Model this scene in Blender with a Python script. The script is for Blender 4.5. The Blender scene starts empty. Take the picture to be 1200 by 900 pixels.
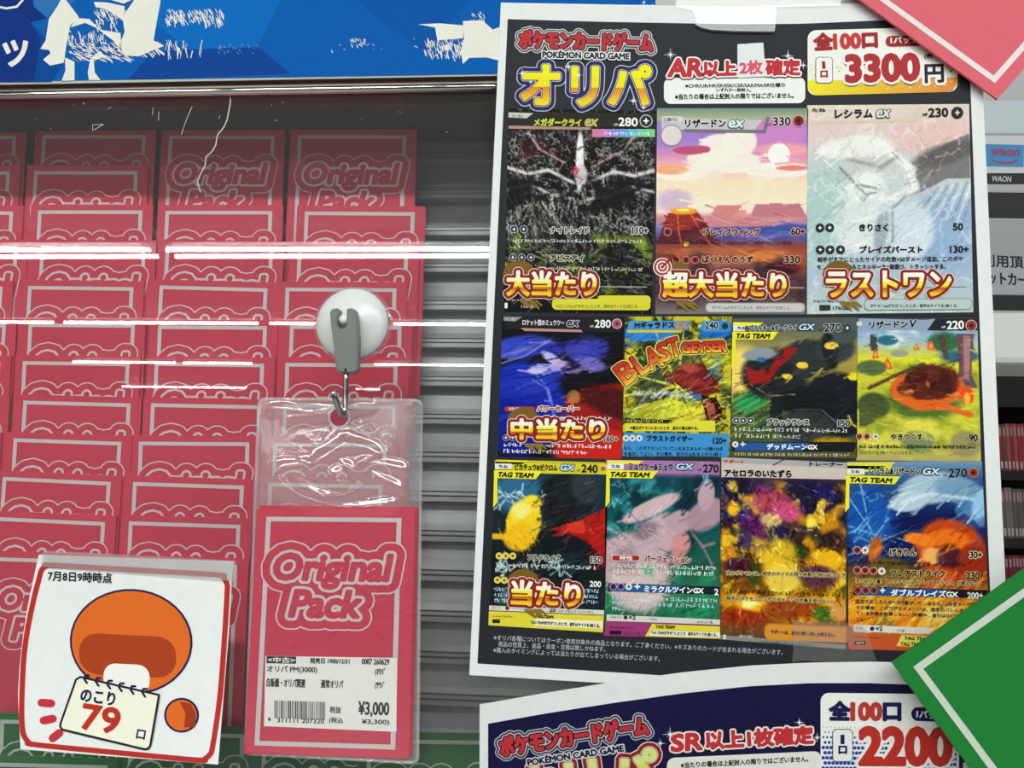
import bpy, bmesh, math, random
import numpy as np
from mathutils import Vector, Matrix
from mathutils.geometry import tessellate_polygon
rnd = random.Random(7)
scn = bpy.context.scene
COL = scn.collection

# ------------------------------------------------------------------ camera
# world: X right along the machine, Y into the display case, Z up; the flyers hang in the plane y = 0
MC = Matrix(((0.9974789964, 0.0102316801, -0.0702208261), (0.0680080294, 0.1447183514, 0.9871329732), (0.0202622709, -0.9894199874, 0.1436576795)))
CP = Vector((0.0310276561, -0.3232377099, 1.3955199915))
cam = bpy.data.cameras.new('camera'); cam.sensor_width = 36; cam.lens = 27; cam.clip_start = .01
cob = bpy.data.objects.new('camera', cam); COL.objects.link(cob)
m3 = Matrix((MC.col[0], -MC.col[1], -MC.col[2])).transposed()
cob.matrix_world = Matrix.Translation(CP) @ m3.to_4x4()
scn.camera = cob

# ------------------------------------------------------------------ world, lamps' strength, exposure
scn.view_settings.view_transform = 'Standard'
scn.view_settings.look = 'None'
scn.view_settings.exposure = 0.0
scn.view_settings.gamma = 1
scn.view_settings.use_curve_mapping = False
w = bpy.data.worlds.new('shop_light'); scn.world = w; w.use_nodes = True
bg = w.node_tree.nodes['Background']
nt = w.node_tree; tc = nt.nodes.new('ShaderNodeTexCoord'); sx = nt.nodes.new('ShaderNodeSeparateXYZ'); cr = nt.nodes.new('ShaderNodeValToRGB')
cr.color_ramp.elements[0].position = .42; cr.color_ramp.elements[0].color = (.10, .105, .10, 1); cr.color_ramp.elements[1].position = .75; cr.color_ramp.elements[1].color = (.42, .45, .435, 1)
mr = nt.nodes.new('ShaderNodeMapRange'); mr.inputs[1].default_value = -1; mr.inputs[2].default_value = 1
nt.links.new(tc.outputs['Generated'], sx.inputs[0]); nt.links.new(sx.outputs[2], mr.inputs[0]); nt.links.new(mr.outputs[0], cr.inputs[0]); nt.links.new(cr.outputs[0], bg.inputs[0])
bg.inputs[1].default_value = 0.42
TUBE = 20.0          # radiance of the ceiling tubes
PANEL_W = 6.0        # watts of each ceiling light panel


def area(name, loc, rot, sx, sy, e, col=(.96, 1, .97)):
    l = bpy.data.lights.new(name, 'AREA'); l.shape = 'RECTANGLE'; l.size = sx; l.size_y = sy; l.energy = e; l.color = col
    o = bpy.data.objects.new(name, l); COL.objects.link(o); o.location = loc; o.rotation_euler = rot
    return o


for i, (x, y) in enumerate(((-.97, -1.55), (.40, -1.55), (1.77, -1.55))):
    area('ceiling_light_panel', (x, y, 2.63), (0, 0, 0), 1.25, .16, PANEL_W * 5)


# ------------------------------------------------------------------ helpers
def ray(px, py):
    return MC @ Vector(((px - 600) / 900, (py - 450) / 900, 1))


def W(px, py, d=0.0):
    """point seen at photo pixel px,py on the surface y = d (a number, or a function of pixel, or of height)"""
    r = ray(px, py)
    dd = d(px, py) if callable(d) else d
    return CP + r * ((dd - CP.y) / r.y)


def lin(c):
    c = c / 255
    return c / 12.92 if c <= .04045 else ((c + .055) / 1.055) ** 2.4


GAIN = 1.0


def rgb(c):
    if isinstance(c, str):
        c = c.lstrip('#'); c = [int(c[i:i + 2], 16) for i in (0, 2, 4)]
    return tuple(min(.92, lin(v) * GAIN) for v in c[:3])


_m = {}


def mat(name, col=(.5, .5, .5), rough=.5, metal=0, spec=.4, noise=0, nscale=60, bump=0, bscale=300):
    if name in _m: return _m[name]
    m = bpy.data.materials.new(name); m.use_nodes = True
    nt = m.node_tree; p = nt.nodes['Principled BSDF']
    p.inputs['Base Color'].default_value = (*col, 1); p.inputs['Roughness'].default_value = rough
    p.inputs['Metallic'].default_value = metal; p.inputs['Specular IOR Level'].default_value = spec
    if noise:
        tc = nt.nodes.new('ShaderNodeTexCoord'); n = nt.nodes.new('ShaderNodeTexNoise'); n.inputs['Scale'].default_value = nscale
        n.inputs['Detail'].default_value = 4
        r = nt.nodes.new('ShaderNodeValToRGB')
        r.color_ramp.elements[0].position = .3; r.color_ramp.elements[1].position = .7
        r.color_ramp.elements[0].color = (*[v * (1 - noise) for v in col], 1); r.color_ramp.elements[1].color = (*[min(1, v * (1 + noise)) for v in col], 1)
        nt.links.new(tc.outputs['Object'], n.inputs['Vector']); nt.links.new(n.outputs['Fac'], r.inputs[0]); nt.links.new(r.outputs[0], p.inputs['Base Color'])
    if bump:
        tc = nt.nodes.new('ShaderNodeTexCoord'); n = nt.nodes.new('ShaderNodeTexNoise'); n.inputs['Scale'].default_value = bscale
        b = nt.nodes.new('ShaderNodeBump'); b.inputs['Strength'].default_value = bump; b.inputs['Distance'].default_value = .001
        nt.links.new(tc.outputs['Object'], n.inputs['Vector']); nt.links.new(n.outputs['Fac'], b.inputs['Height']); nt.links.new(b.outputs[0], p.inputs['Normal'])
    _m[name] = m
    return m


def ink(name='printed_ink', rough=.55, spec=.1, grain=.05, gscale=900):
    """printed paper: its colour is the print, kept as a colour attribute"""
    if name in _m: return _m[name]
    m = bpy.data.materials.new(name); m.use_nodes = True
    nt = m.node_tree; p = nt.nodes['Principled BSDF']
    a = nt.nodes.new('ShaderNodeVertexColor'); a.layer_name = 'print'
    tc = nt.nodes.new('ShaderNodeTexCoord'); n = nt.nodes.new('ShaderNodeTexNoise'); n.inputs['Scale'].default_value = gscale
    mr = nt.nodes.new('ShaderNodeMapRange'); mr.inputs[3].default_value = 1 - grain; mr.inputs[4].default_value = 1 + grain
    mx = nt.nodes.new('ShaderNodeMix'); mx.data_type = 'RGBA'; mx.blend_type = 'MULTIPLY'; mx.inputs['Factor'].default_value = 1
    nt.links.new(tc.outputs['Object'], n.inputs['Vector']); nt.links.new(n.outputs['Fac'], mr.inputs[0])
    nt.links.new(a.outputs[0], mx.inputs[6]); nt.links.new(mr.outputs[0], mx.inputs[7]); nt.links.new(mx.outputs[2], p.inputs['Base Color'])
    p.inputs['Roughness'].default_value = rough; p.inputs['Specular IOR Level'].default_value = spec
    _m[name] = m
    return m


def clear(name, haze=.0, rough=.02, ior=1.5, tint=(1, 1, 1), hazecol=(.9, .9, .9), bump=0, bscale=40, gloss=1.0, hole=None):
    """clear sheet: light passes straight through, the surface mirrors by Fresnel, a little haze scatters"""
    if name in _m: return _m[name]
    m = bpy.data.materials.new(name); m.use_nodes = True
    nt = m.node_tree; nt.nodes.remove(nt.nodes['Principled BSDF']); out = nt.nodes['Material Output']
    tr = nt.nodes.new('ShaderNodeBsdfTransparent'); tr.inputs[0].default_value = (*tint, 1)
    gl = nt.nodes.new('ShaderNodeBsdfGlossy'); gl.inputs['Roughness'].default_value = rough
    df = nt.nodes.new('ShaderNodeBsdfDiffuse'); df.inputs[0].default_value = (*hazecol, 1)
    fr = nt.nodes.new('ShaderNodeFresnel')      # the sheet mirrors alike from both of its sides
    ge = nt.nodes.new('ShaderNodeNewGeometry'); io = nt.nodes.new('ShaderNodeMix'); io.inputs[2].default_value = ior; io.inputs[3].default_value = 1 / ior
    nt.links.new(ge.outputs['Backfacing'], io.inputs[0]); nt.links.new(io.outputs[0], fr.inputs[0])
    m1 = nt.nodes.new('ShaderNodeMixShader'); m1.inputs[0].default_value = haze
    m2 = nt.nodes.new('ShaderNodeMixShader')
    nt.links.new(tr.outputs[0], m1.inputs[1]); nt.links.new(df.outputs[0], m1.inputs[2])
    if gloss != 1:
        mu = nt.nodes.new('ShaderNodeMath'); mu.operation = 'MULTIPLY'; mu.inputs[1].default_value = gloss
        nt.links.new(fr.outputs[0], mu.inputs[0]); nt.links.new(mu.outputs[0], m2.inputs[0])
    else:
        nt.links.new(fr.outputs[0], m2.inputs[0])
    nt.links.new(m1.outputs[0], m2.inputs[1]); nt.links.new(gl.outputs[0], m2.inputs[2]); nt.links.new(m2.outputs[0], out.inputs[0])
    if bump:
        tc = nt.nodes.new('ShaderNodeTexCoord'); n = nt.nodes.new('ShaderNodeTexNoise'); n.inputs['Scale'].default_value = bscale; n.inputs['Detail'].default_value = 1.5
        b = nt.nodes.new('ShaderNodeBump'); b.inputs['Strength'].default_value = bump; b.inputs['Distance'].default_value = .002
        nt.links.new(tc.outputs['Object'], n.inputs['Vector']); nt.links.new(n.outputs['Fac'], b.inputs['Height'])
        nt.links.new(b.outputs[0], gl.inputs['Normal'])
    _m[name] = m
    return m


def tag(o, label=None, cat=None, group=None, kind=None):
    if label: o['label'] = label
    if cat: o['category'] = cat
    if group: o['group'] = group
    if kind: o['kind'] = kind
    return o


def link(name, me, parent=None):
    o = bpy.data.objects.new(name, me); COL.objects.link(o)
    if parent is not None: o.parent = parent
    return o


def empty(name, loc=(0, 0, 0), rot=(0, 0, 0)):
    o = bpy.data.objects.new(name, None); COL.objects.link(o); o.location = loc; o.rotation_euler = rot
    o.empty_display_size = .01
    return o


def recentre(o, base):
    """put the object's origin at its base without moving its shape (children keep their world place)"""
    b = Vector(base)
    if o.data is not None: o.data.transform(Matrix.Translation(-b))
    o.location = b


def mesh_from(name, verts, faces, material, parent=None, smooth=False):
    me = bpy.data.meshes.new(name); me.from_pydata([tuple(v) for v in verts], [], faces); me.update()
    if material: me.materials.append(material)
    if smooth:
        for p in me.polygons: p.use_smooth = True
    return link(name, me, parent)


def bm_obj(name, bm, material, parent=None, smooth=False):
    me = bpy.data.meshes.new(name); bmesh.ops.recalc_face_normals(bm, faces=bm.faces[:]); bm.to_mesh(me); bm.free()
    me.materials.append(material)
    if smooth:
        for p in me.polygons: p.use_smooth = True
    return link(name, me, parent)


def box(bm, x0, x1, y0, y1, z0, z1, bev=0):
    r = bmesh.ops.create_cube(bm, size=1)
    vs = r['verts']
    for v in vs:
        v.co = Vector(((x0 + x1) / 2 + v.co.x * (x1 - x0), (y0 + y1) / 2 + v.co.y * (y1 - y0), (z0 + z1) / 2 + v.co.z * (z1 - z0)))
    if bev:
        es = list({e for v in vs for e in v.link_edges})
        bmesh.ops.bevel(bm, geom=es, offset=bev, segments=2, affect='EDGES', profile=.5)


def extrude_x(bm, prof, x0, x1):
    n = len(prof)
    a = [bm.verts.new((x0, y, z)) for y, z in prof]; b = [bm.verts.new((x1, y, z)) for y, z in prof]
    for i in range(n):
        bm.faces.new((a[i], a[(i + 1) % n], b[(i + 1) % n], b[i]))
    bm.faces.new(a[::-1]); bm.faces.new(b)


def tube(bm, pts, r, n=12, cap=True):
    pts = [Vector(p) for p in pts]; rings = []
    up = None
    for i, p in enumerate(pts):
        t = (pts[min(i + 1, len(pts) - 1)] - pts[max(i - 1, 0)]).normalized()
        if up is None: up = t.orthogonal().normalized()
        up = (up - t * up.dot(t)).normalized(); s = t.cross(up)
        rr = r[i] if isinstance(r, (list, tuple)) else r
        rings.append([bm.verts.new(p + (up * math.cos(2 * math.pi * k / n) + s * math.sin(2 * math.pi * k / n)) * rr) for k in range(n)])
    for a, b in zip(rings, rings[1:]):
        for k in range(n): bm.faces.new((a[k], a[(k + 1) % n], b[(k + 1) % n], b[k]))
    if cap: bm.faces.new(rings[0][::-1]); bm.faces.new(rings[-1])


def lathe(bm, prof, c, n=48):
    """profile of (radius, y) turned about the y axis through c"""
    rings = []
    for r, y in prof:
        if r < 1e-7: rings.append([bm.verts.new((c[0], c[1] + y, c[2]))])
        else: rings.append([bm.verts.new((c[0] + r * math.cos(2 * math.pi * k / n), c[1] + y, c[2] + r * math.sin(2 * math.pi * k / n))) for k in range(n)])
    for a, b in zip(rings, rings[1:]):
        for k in range(n):
            k2 = (k + 1) % n
            if len(a) == 1 and len(b) == 1: continue
            if len(a) == 1: bm.faces.new((a[0], b[k], b[k2]))
            elif len(b) == 1: bm.faces.new((a[k], a[k2], b[0]))
            else: bm.faces.new((a[k], a[k2], b[k2], b[k]))


# ------------------------------------------------------------------ printing: flat shapes laid on a sheet
_glyph = {}


def glyphs(s):
    """outline mesh of a line of lettering: verts (n,2), faces, boundary edges"""
    if s in _glyph: return _glyph[s]
    c = bpy.data.curves.new('lettering', 'FONT'); c.body = s; c.size = 1; c.resolution_u = 3
    o = bpy.data.objects.new('lettering', c)
    me = bpy.data.meshes.new_from_object(o)
    v = np.array([q.co[:2] for q in me.vertices]); f = [tuple(p.vertices) for p in me.polygons]
    cnt = {}
    for p in f:
        for a, b in zip(p, p[1:] + p[:1]):
            k = (min(a, b), max(a, b)); cnt[k] = cnt.get(k, 0) + 1
    e = [k for k, n in cnt.items() if n == 1]
    bpy.data.objects.remove(o); bpy.data.curves.remove(c); bpy.data.meshes.remove(me)
    _glyph[s] = (v, f, e)
    return _glyph[s]


class Print:
    """collects flat coloured shapes in sheet coordinates, each on its own layer of ink"""
    def __init__(s):
        s.v = []; s.f = []; s.c = []; s.lay = 0; s.strip = 0

    def add(s, pts, faces, col, layer):
        b = len(s.v); c = rgb(col) if not isinstance(col, list) else None
        s.v += [(p[0], p[1], layer) for p in pts]
        for i, f in enumerate(faces):
            s.f.append(tuple(b + k for k in f)); s.c.append(c if c else rgb(col[i]))

    def poly(s, pts, col, layer=1):
        if s.strip:                       # convex shapes on a bowed sheet are laid in narrow strips
            xs = [p[0] for p in pts]; x = min(xs)
            while x < max(xs):
                q = list(pts)
                for sg, lim in ((1, x), (-1, min(x + s.strip, max(xs)))):
                    o = []
                    for a, b in zip(q, q[1:] + q[:1]):
                        da, db = sg * (a[0] - lim), sg * (b[0] - lim)
                        if da >= 0: o.append(a)
                        if da * db < 0: t = da / (da - db); o.append((lim, a[1] + t * (b[1] - a[1])))
                    q = o
                    if len(q) < 3: break
                if len(q) >= 3: s.add([(p[0], p[1]) for p in q], [tuple(range(len(q)))], col, layer)
                x += s.strip
            return
        t = tessellate_polygon([[Vector((p[0], p[1], 0)) for p in pts]])
        s.add(pts, [tuple(k) for k in t], col, layer)

    def grid(s, fn, nu, nv, col, layer=1):
        """fn(u,v) -> point; colour or function(u,v) -> colour"""
        pts = [fn(i / nu, j / nv) for j in range(nv + 1) for i in range(nu + 1)]
        fs = []; cs = []
        for j in range(nv):
            for i in range(nu):
                a = j * (nu + 1) + i; fs.append((a, a + 1, a + nu + 2, a + nu + 1))
                if callable(col): cs.append(col((i + .5) / nu, (j + .5) / nv))
        s.add(pts, fs, cs if callable(col) else col, layer)

    def rrect(s, x0, y0, x1, y1, r, col, layer=1, sk=0.0, sv=0.0):
        p = []
        for cx, cy, a0 in ((x1 - r, y0 + r, -90), (x1 - r, y1 - r, 0), (x0 + r, y1 - r, 90), (x0 + r, y0 + r, 180)):
            for k in range(7):
                a = math.radians(a0 + 15 * k); p.append((cx + r * math.cos(a), cy + r * math.sin(a)))
        xm, ym = (x0 + x1) / 2, (y0 + y1) / 2
        s.poly([(x + sv * (y - ym), y + sk * (x - xm)) for x, y in p], col, layer)

    def disc(s, x, y, r, col, layer=1, ry=None, n=20, ang=0):
        ry = ry or r; c, sn = math.cos(math.radians(ang)), math.sin(math.radians(ang))
        q = [(r * math.cos(2 * math.pi * k / n), ry * math.sin(2 * math.pi * k / n)) for k in range(n)]
        s.poly([(x + a * c - b * sn, y + a * sn + b * c) for a, b in q], col, layer)

    def stroke(s, pts, w, col, layer=1, closed=False):
        P = [Vector(p) for p in pts]; h = w / 2
        segs = list(zip(P, P[1:])) + ([(P[-1], P[0])] if closed else [])
        vs = []; fs = []
        for a, b in segs:
            d = b - a
            if d.length < 1e-9: continue
            d = d.normalized() * h; n = Vector((-d.y, d.x)); k = len(vs)
            vs += [a + n, b + n, b - n, a - n]; fs.append((k, k + 1, k + 2, k + 3))
        for p in P:
            k = len(vs); vs += [p + Vector((h * math.cos(math.pi * q / 4), h * math.sin(math.pi * q / 4))) for q in range(8)]; fs.append(tuple(range(k, k + 8)))
        for f in fs:
            s.lay = (s.lay + 1) % 40
            s.add([(vs[k][0], vs[k][1]) for k in f], [tuple(range(len(f)))], col, layer + s.lay * .02)

    def text(s, t, x0, y0, x1, y1, h, col, layer=2, bold=0, outline=(), bands=None, italic=0, arc=0, vert=0):
        """lettering whose lower left ink corner is at x0,y0 and lower right at x1,y1, h high; outline = ((width, colour), ...) widest first"""
        v, f, e = glyphs(t)
        if len(v) == 0: return
        lo = v.min(0); hi = v.max(0); n = (v - lo) / np.maximum(hi - lo, 1e-6)
        L = math.hypot(x1 - x0, y1 - y0); ux, uy = (x1 - x0) / L, (y1 - y0) / L

        def place(q):
            a = q[:, 0] * L + q[:, 1] * h * italic; b = q[:, 1] * h
            b = b + arc * 4 * q[:, 0] * (1 - q[:, 0])
            return np.stack([x0 + a * ux + b * uy, y0 + a * uy - b * ux], 1)
        p = place(n); lay = layer
        for wd, oc in outline:
            s.fat(p, f, e, wd, oc, lay); lay += 1
        if bands is None:
            if bold > .0: s.fat(p, f, e, bold, col, lay)
            else: s.add(p.tolist(), f, col, lay)
        else:
            def shade(q):
                fr = (-(q[1] - y0) * ux + (q[0] - x0) * uy) / h
                c = bands[0][1]
                for bb in bands[1:]:
                    if fr < bb[0]: c = bb[1]
                return c
            s.fat(p, f, e, max(bold, .15), shade, lay)

    def fat(s, p, f, e, wd, col, lay, cell=None):
        """the lettering swollen by wd, cut from its distance field so that no two faces overlap"""
        h = wd / 2; lo = p.min(0) - h - 1.5; hi = p.max(0) + h + 1.5; ext = hi - lo
        cell = cell or min(.9, max(.32, ext.min() / 46))
        nx, ny = int(ext[0] / cell) + 2, int(ext[1] / cell) + 2
        X, Y = np.meshgrid(lo[0] + np.arange(nx) * cell + .0137, lo[1] + np.arange(ny) * cell + .0071)
        D = np.full(X.shape, 1e9); ins = np.zeros(X.shape, bool)
        for a, b in e:
            ax, ay = p[a]; bx, by = p[b]; dx, dy = bx - ax, by - ay; L = dx * dx + dy * dy
            if L < 1e-12: continue
            R = h + 2 * cell + .5
            i0 = max(0, int((min(ax, bx) - R - lo[0]) / cell)); i1 = min(nx, int((max(ax, bx) + R - lo[0]) / cell) + 2)
            j0 = max(0, int((min(ay, by) - R - lo[1]) / cell)); j1 = min(ny, int((max(ay, by) + R - lo[1]) / cell) + 2)
            x_, y_ = X[j0:j1, i0:i1], Y[j0:j1, i0:i1]
            t = np.clip(((x_ - ax) * dx + (y_ - ay) * dy) / L, 0, 1)
            D[j0:j1, i0:i1] = np.minimum(D[j0:j1, i0:i1], np.hypot(x_ - ax - t * dx, y_ - ay - t * dy))
            if ay != by:
                y1 = Y[:, 0]; r = (ay > y1) != (by > y1)
                if r.any():
                    xc = dx * (y1[r] - ay) / dy + ax
                    ins[r] ^= X[r] < xc[:, None]
        S = np.where(ins, -D, D) - h; S = np.where(np.abs(S) < 1e-5, 1e-5, S)
        I = S < 0; n = I[:-1, :-1].astype(int) + I[:-1, 1:] + I[1:, :-1] + I[1:, 1:]
        vs = []; fs = []
        lim = 3 if callable(col) else 14
        for j in range(ny - 1):
            row = n[j]; i = 0
            if not row.any(): continue
            while i < nx - 1:
                if row[i] == 4:
                    k = i
                    while k < nx - 1 and row[k] == 4 and k - i < lim: k += 1
                    x0_, x1_, y0_, y1_ = X[j, i], X[j, k], Y[j, i], Y[j + 1, i]; q = len(vs)
                    vs += [(x0_, y0_), (x0_, y1_), (x1_, y1_), (x1_, y0_)]; fs.append((q, q + 1, q + 2, q + 3)); i = k; continue
                if row[i]:
                    c = [(j, i), (j + 1, i), (j + 1, i + 1), (j, i + 1)]; q = len(vs); out = []
                    for z in range(4):
                        A = c[z]; B = c[(z + 1) % 4]; sa, sb = S[A], S[B]
                        if sa < 0: out.append((X[A], Y[A]))
                        if (sa < 0) != (sb < 0):
                            t = sa / (sa - sb); out.append((X[A] + t * (X[B] - X[A]), Y[A] + t * (Y[B] - Y[A])))
                    if len(out) > 2: vs += out; fs.append(tuple(range(q, q + len(out))))
                i += 1
        if fs:
            s.add(vs, fs, [col(vs[q[0]]) for q in fs] if callable(col) else col, lay)

    def fine(s, x0, y0, x1, y1, h, col, layer=2, seed=1):
        """a line of print too small to read: little broken marks"""
        r = random.Random(seed); L = math.hypot(x1 - x0, y1 - y0); a = 0; ux, uy = (x1 - x0) / L, (y1 - y0) / L
        while a < L - h:
            for k in range(3):
                q = a + r.uniform(0, h * .7); b0 = r.uniform(0, h * .8)
                if r.random() < .5: p = [(q, b0), (q + r.uniform(.3, .6) * h, b0 + r.uniform(-.1, .2) * h)]
                else: p = [(q, 0), (q + r.uniform(-.1, .1) * h, h * r.uniform(.6, 1))]
                s.stroke([(x0 + u * ux + v * uy, y0 + u * uy - v * ux) for u, v in p], h * .13, col, layer)
            a += h * r.uniform(.75, 1.15)

    def build(s, name, mp, material=None, parent=None, step=0.00007, lift=0):
        me = bpy.data.meshes.new(name)
        me.from_pydata([tuple(mp(x, y) + Vector((0, -(l + lift) * step, 0))) for x, y, l in s.v], [], s.f)
        ca = me.color_attributes.new('print', 'FLOAT_COLOR', 'CORNER')
        cols = np.ones((len(me.loops), 4), np.float32)
        fc = np.array(s.c, np.float32); cnt = np.array([len(f) for f in s.f])
        cols[:, :3] = np.repeat(fc, cnt, axis=0)
        ca.data.foreach_set('color', cols.ravel())
        me.materials.append(material or ink()); me.update()
        return link(name, me, parent)


def slab_grid(name, mp, u0, u1, nu, v0, v1, nv, thick, material, parent=None, edge=None, base=0):
    """a sheet of real thickness that follows the mapping; edge(u,v) may bend its outline; painted one colour"""
    vs = []; fs = []
    for l in (0, 1):
        for j in range(nv + 1):
            for i in range(nu + 1):
                u, v = u0 + (u1 - u0) * i / nu, v0 + (v1 - v0) * j / nv
                if edge: u, v = edge(i / nu, j / nv)
                vs.append(mp(u, v) + Vector((0, base + l * thick, 0)))
    N = (nu + 1) * (nv + 1)
    g = lambda i, j, l: l * N + j * (nu + 1) + i
    for j in range(nv):
        for i in range(nu):
            fs.append((g(i, j, 0), g(i, j + 1, 0), g(i + 1, j + 1, 0), g(i + 1, j, 0)))
            fs.append((g(i, j, 1), g(i + 1, j, 1), g(i + 1, j + 1, 1), g(i, j + 1, 1)))
    for i in range(nu):
        fs.append((g(i, 0, 0), g(i + 1, 0, 0), g(i + 1, 0, 1), g(i, 0, 1))); fs.append((g(i, nv, 0), g(i, nv, 1), g(i + 1, nv, 1), g(i + 1, nv, 0)))
    for j in range(nv):
        fs.append((g(0, j, 0), g(0, j, 1), g(0, j + 1, 1), g(0, j + 1, 0))); fs.append((g(nu, j, 0), g(nu, j + 1, 0), g(nu, j + 1, 1), g(nu, j, 1)))
    return mesh_from(name, vs, fs, material, parent)


# ------------------------------------------------------------------ picture painter for printed artwork (plain colour fields)
class Art:
    def __init__(s, quad, nu, nv, base, asp=1.4, seed=0):
        s.q = quad; s.nu = nu; s.nv = nv
        s.u, s.v = np.meshgrid(np.linspace(0, 1, nu + 1), np.linspace(0, 1, nv + 1)); s.asp = asp
        s.c = np.zeros(s.u.shape + (3,)); s.c[:] = s.k(base); s.r = np.random.RandomState(seed)

    @staticmethod
    def k(c):
        if isinstance(c, str):
            c = c.lstrip('#'); c = [int(c[i:i + 2], 16) for i in (0, 2, 4)]
        return np.array(c[:3], float)

    def mix(s, a, col):
        a = np.clip(a, 0, 1)[..., None]; s.c = s.c * (1 - a) + s.k(col) * a

    def vgrad(s, *st):
        p = [a for a, _ in st]; cc = np.array([s.k(c) for _, c in st])
        for k in range(3): s.c[..., k] = np.interp(s.v, p, cc[:, k])

    def blob(s, cu, cv, ru, rv, col, soft=.3, ang=0, op=1, wob=0):
        soft = soft * .5
        a = math.radians(ang); x = s.u - cu; y = (s.v - cv) * s.asp; rv = rv * s.asp
        X = (x * math.cos(a) + y * math.sin(a)) / ru; Y = (-x * math.sin(a) + y * math.cos(a)) / rv
        d = np.sqrt(X * X + Y * Y)
        if wob: d = d * (1 + wob * (s.noise(7) - .5))
        s.mix(op * np.clip((1 - d) / max(soft, 1e-3) + .0, 0, 1), col)

    def noise(s, f, oct=3):
        o = np.zeros_like(s.u); amp = 1; t = 0
        for k in range(oct):
            fx = int(f * 2 ** k) + 2; fy = int(f * s.asp * 2 ** k) + 2; g = s.r.rand(fy + 1, fx + 1)
            X = s.u * (fx - 1e-6); Y = s.v * (fy - 1e-6); i = X.astype(int); j = Y.astype(int); a = X - i; b = Y - j
            a = a * a * (3 - 2 * a); b = b * b * (3 - 2 * b)
            o += amp * ((g[j, i] * (1 - a) + g[j, i + 1] * a) * (1 - b) + (g[j + 1, i] * (1 - a) + g[j + 1, i + 1] * a) * b); t += amp; amp *= .5
        return o / t

    def mottle(s, f, col, lo=.5, hi=.7, op=1, box=None):
        a = np.clip((s.noise(f) - lo) / (hi - lo), 0, 1) * op
        if box is not None: a = a * s.win(*box)
        s.mix(a, col)

    def win(s, u0, v0, u1, v1, soft=.04):
        f = lambda x: np.clip(x / soft + .5, 0, 1)
        return f(s.u - u0) * f(u1 - s.u) * f(s.v - v0) * f(v1 - s.v)

    def veins(s, f, col, w=.03, op=1, box=None):
        n = s.noise(f, 4); a = np.clip(1 - np.abs(n - .5) / w, 0, 1) * op
        if box is not None: a = a * s.win(*box)
        s.mix(a, col)

    def poly(s, pts, col, op=1):
        ins = np.zeros(s.u.shape, bool); n = len(pts)
        for i in range(n):
            (x0, y0), (x1, y1) = pts[i], pts[(i + 1) % n]
            if y0 == y1: continue
            c = ((y0 > s.v) != (y1 > s.v)) & (s.u < (x1 - x0) * (s.v - y0) / (y1 - y0) + x0); ins ^= c
        s.mix(ins * op, col)

    def line(s, pts, w, col, op=1, soft=1.0, taper=False):
        best = np.full(s.u.shape, 9.)
        for k, ((x0, y0), (x1, y1)) in enumerate(zip(pts, pts[1:])):
            dx, dy = x1 - x0, (y1 - y0) * s.asp; L = dx * dx + dy * dy + 1e-12
            t = np.clip(((s.u - x0) * dx + (s.v - y0) * s.asp * dy) / L, 0, 1)
            d = np.hypot(s.u - x0 - t * dx, (s.v - y0) * s.asp - t * dy)
            if taper: d = d / (1 - .85 * (k + t) / (len(pts) - 1))
            best = np.minimum(best, d)
        s.mix(np.clip((w - best) / (w * soft) , 0, 1) * op, col)

    def bolt(s, x0, y0, x1, y1, w, col, jag=.05, n=9, op=1):
        p = [(x0 + (x1 - x0) * i / n + (s.r.rand() - .5) * jag * (0 < i < n), y0 + (y1 - y0) * i / n + (s.r.rand() - .5) * jag * (0 < i < n)) for i in range(n + 1)]
        s.line(p, w, col, op)

    def rays(s, cu, cv, n, col, duty=.3, op=.6, r0=.05, r1=1.2):
        a = np.arctan2((s.v - cv) * s.asp, s.u - cu); d = np.hypot(s.u - cu, (s.v - cv) * s.asp); ph = s.r.rand(n) * 6.28
        m = np.zeros_like(a)
        for p in ph: m = np.maximum(m, np.clip(1 - np.abs(np.angle(np.exp(1j * (a - p)))) / (duty / n * 3), 0, 1))
        s.mix(m * op * np.clip((d - r0) / .05, 0, 1) * np.clip((r1 - d) / .3, 0, 1), col)

    def brush(s, n, ln=.06, w=.006, amp=34, ang=None, box=(0, 0, 1, 1), sat=0):
        """short strokes of the local colour, lighter or darker: the hand of the printed painting"""
        for _ in range(n):
            u, v = box[0] + s.r.rand() * (box[2] - box[0]), box[1] + s.r.rand() * (box[3] - box[1]); i, j = int(u * s.nu), int(v * s.nv)
            c = s.c[j, i] + (s.r.rand() - .5) * 2 * amp + (s.r.rand(3) - .5) * sat
            a = (s.r.rand() * 6.28) if ang is None else math.radians(ang + (s.r.rand() - .5) * 50); q = ln * (.4 + s.r.rand())
            p0, p1 = (u - q * math.cos(a), v - q * math.sin(a) / s.asp), (u + q * math.cos(a), v + q * math.sin(a) / s.asp)
            m = w * 1.5 + .01
            i0, i1 = max(0, int((min(p0[0], p1[0]) - m) * s.nu)), min(s.nu + 1, int((max(p0[0], p1[0]) + m) * s.nu) + 2)
            j0, j1 = max(0, int((min(p0[1], p1[1]) - m) * s.nv)), min(s.nv + 1, int((max(p0[1], p1[1]) + m) * s.nv) + 2)
            U, V = s.u[j0:j1, i0:i1], s.v[j0:j1, i0:i1]; dx, dy = p1[0] - p0[0], (p1[1] - p0[1]) * s.asp; L = dx * dx + dy * dy + 1e-9
            t = np.clip(((U - p0[0]) * dx + (V - p0[1]) * s.asp * dy) / L, 0, 1); d = np.hypot(U - p0[0] - t * dx, (V - p0[1]) * s.asp - t * dy)
            al = np.clip((w * (1 - .7 * t) - d) / (w * .5), 0, 1)[..., None] * .85
            s.c[j0:j1, i0:i1] = np.clip(s.c[j0:j1, i0:i1] * (1 - al) + c * al, 0, 255)

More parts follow.
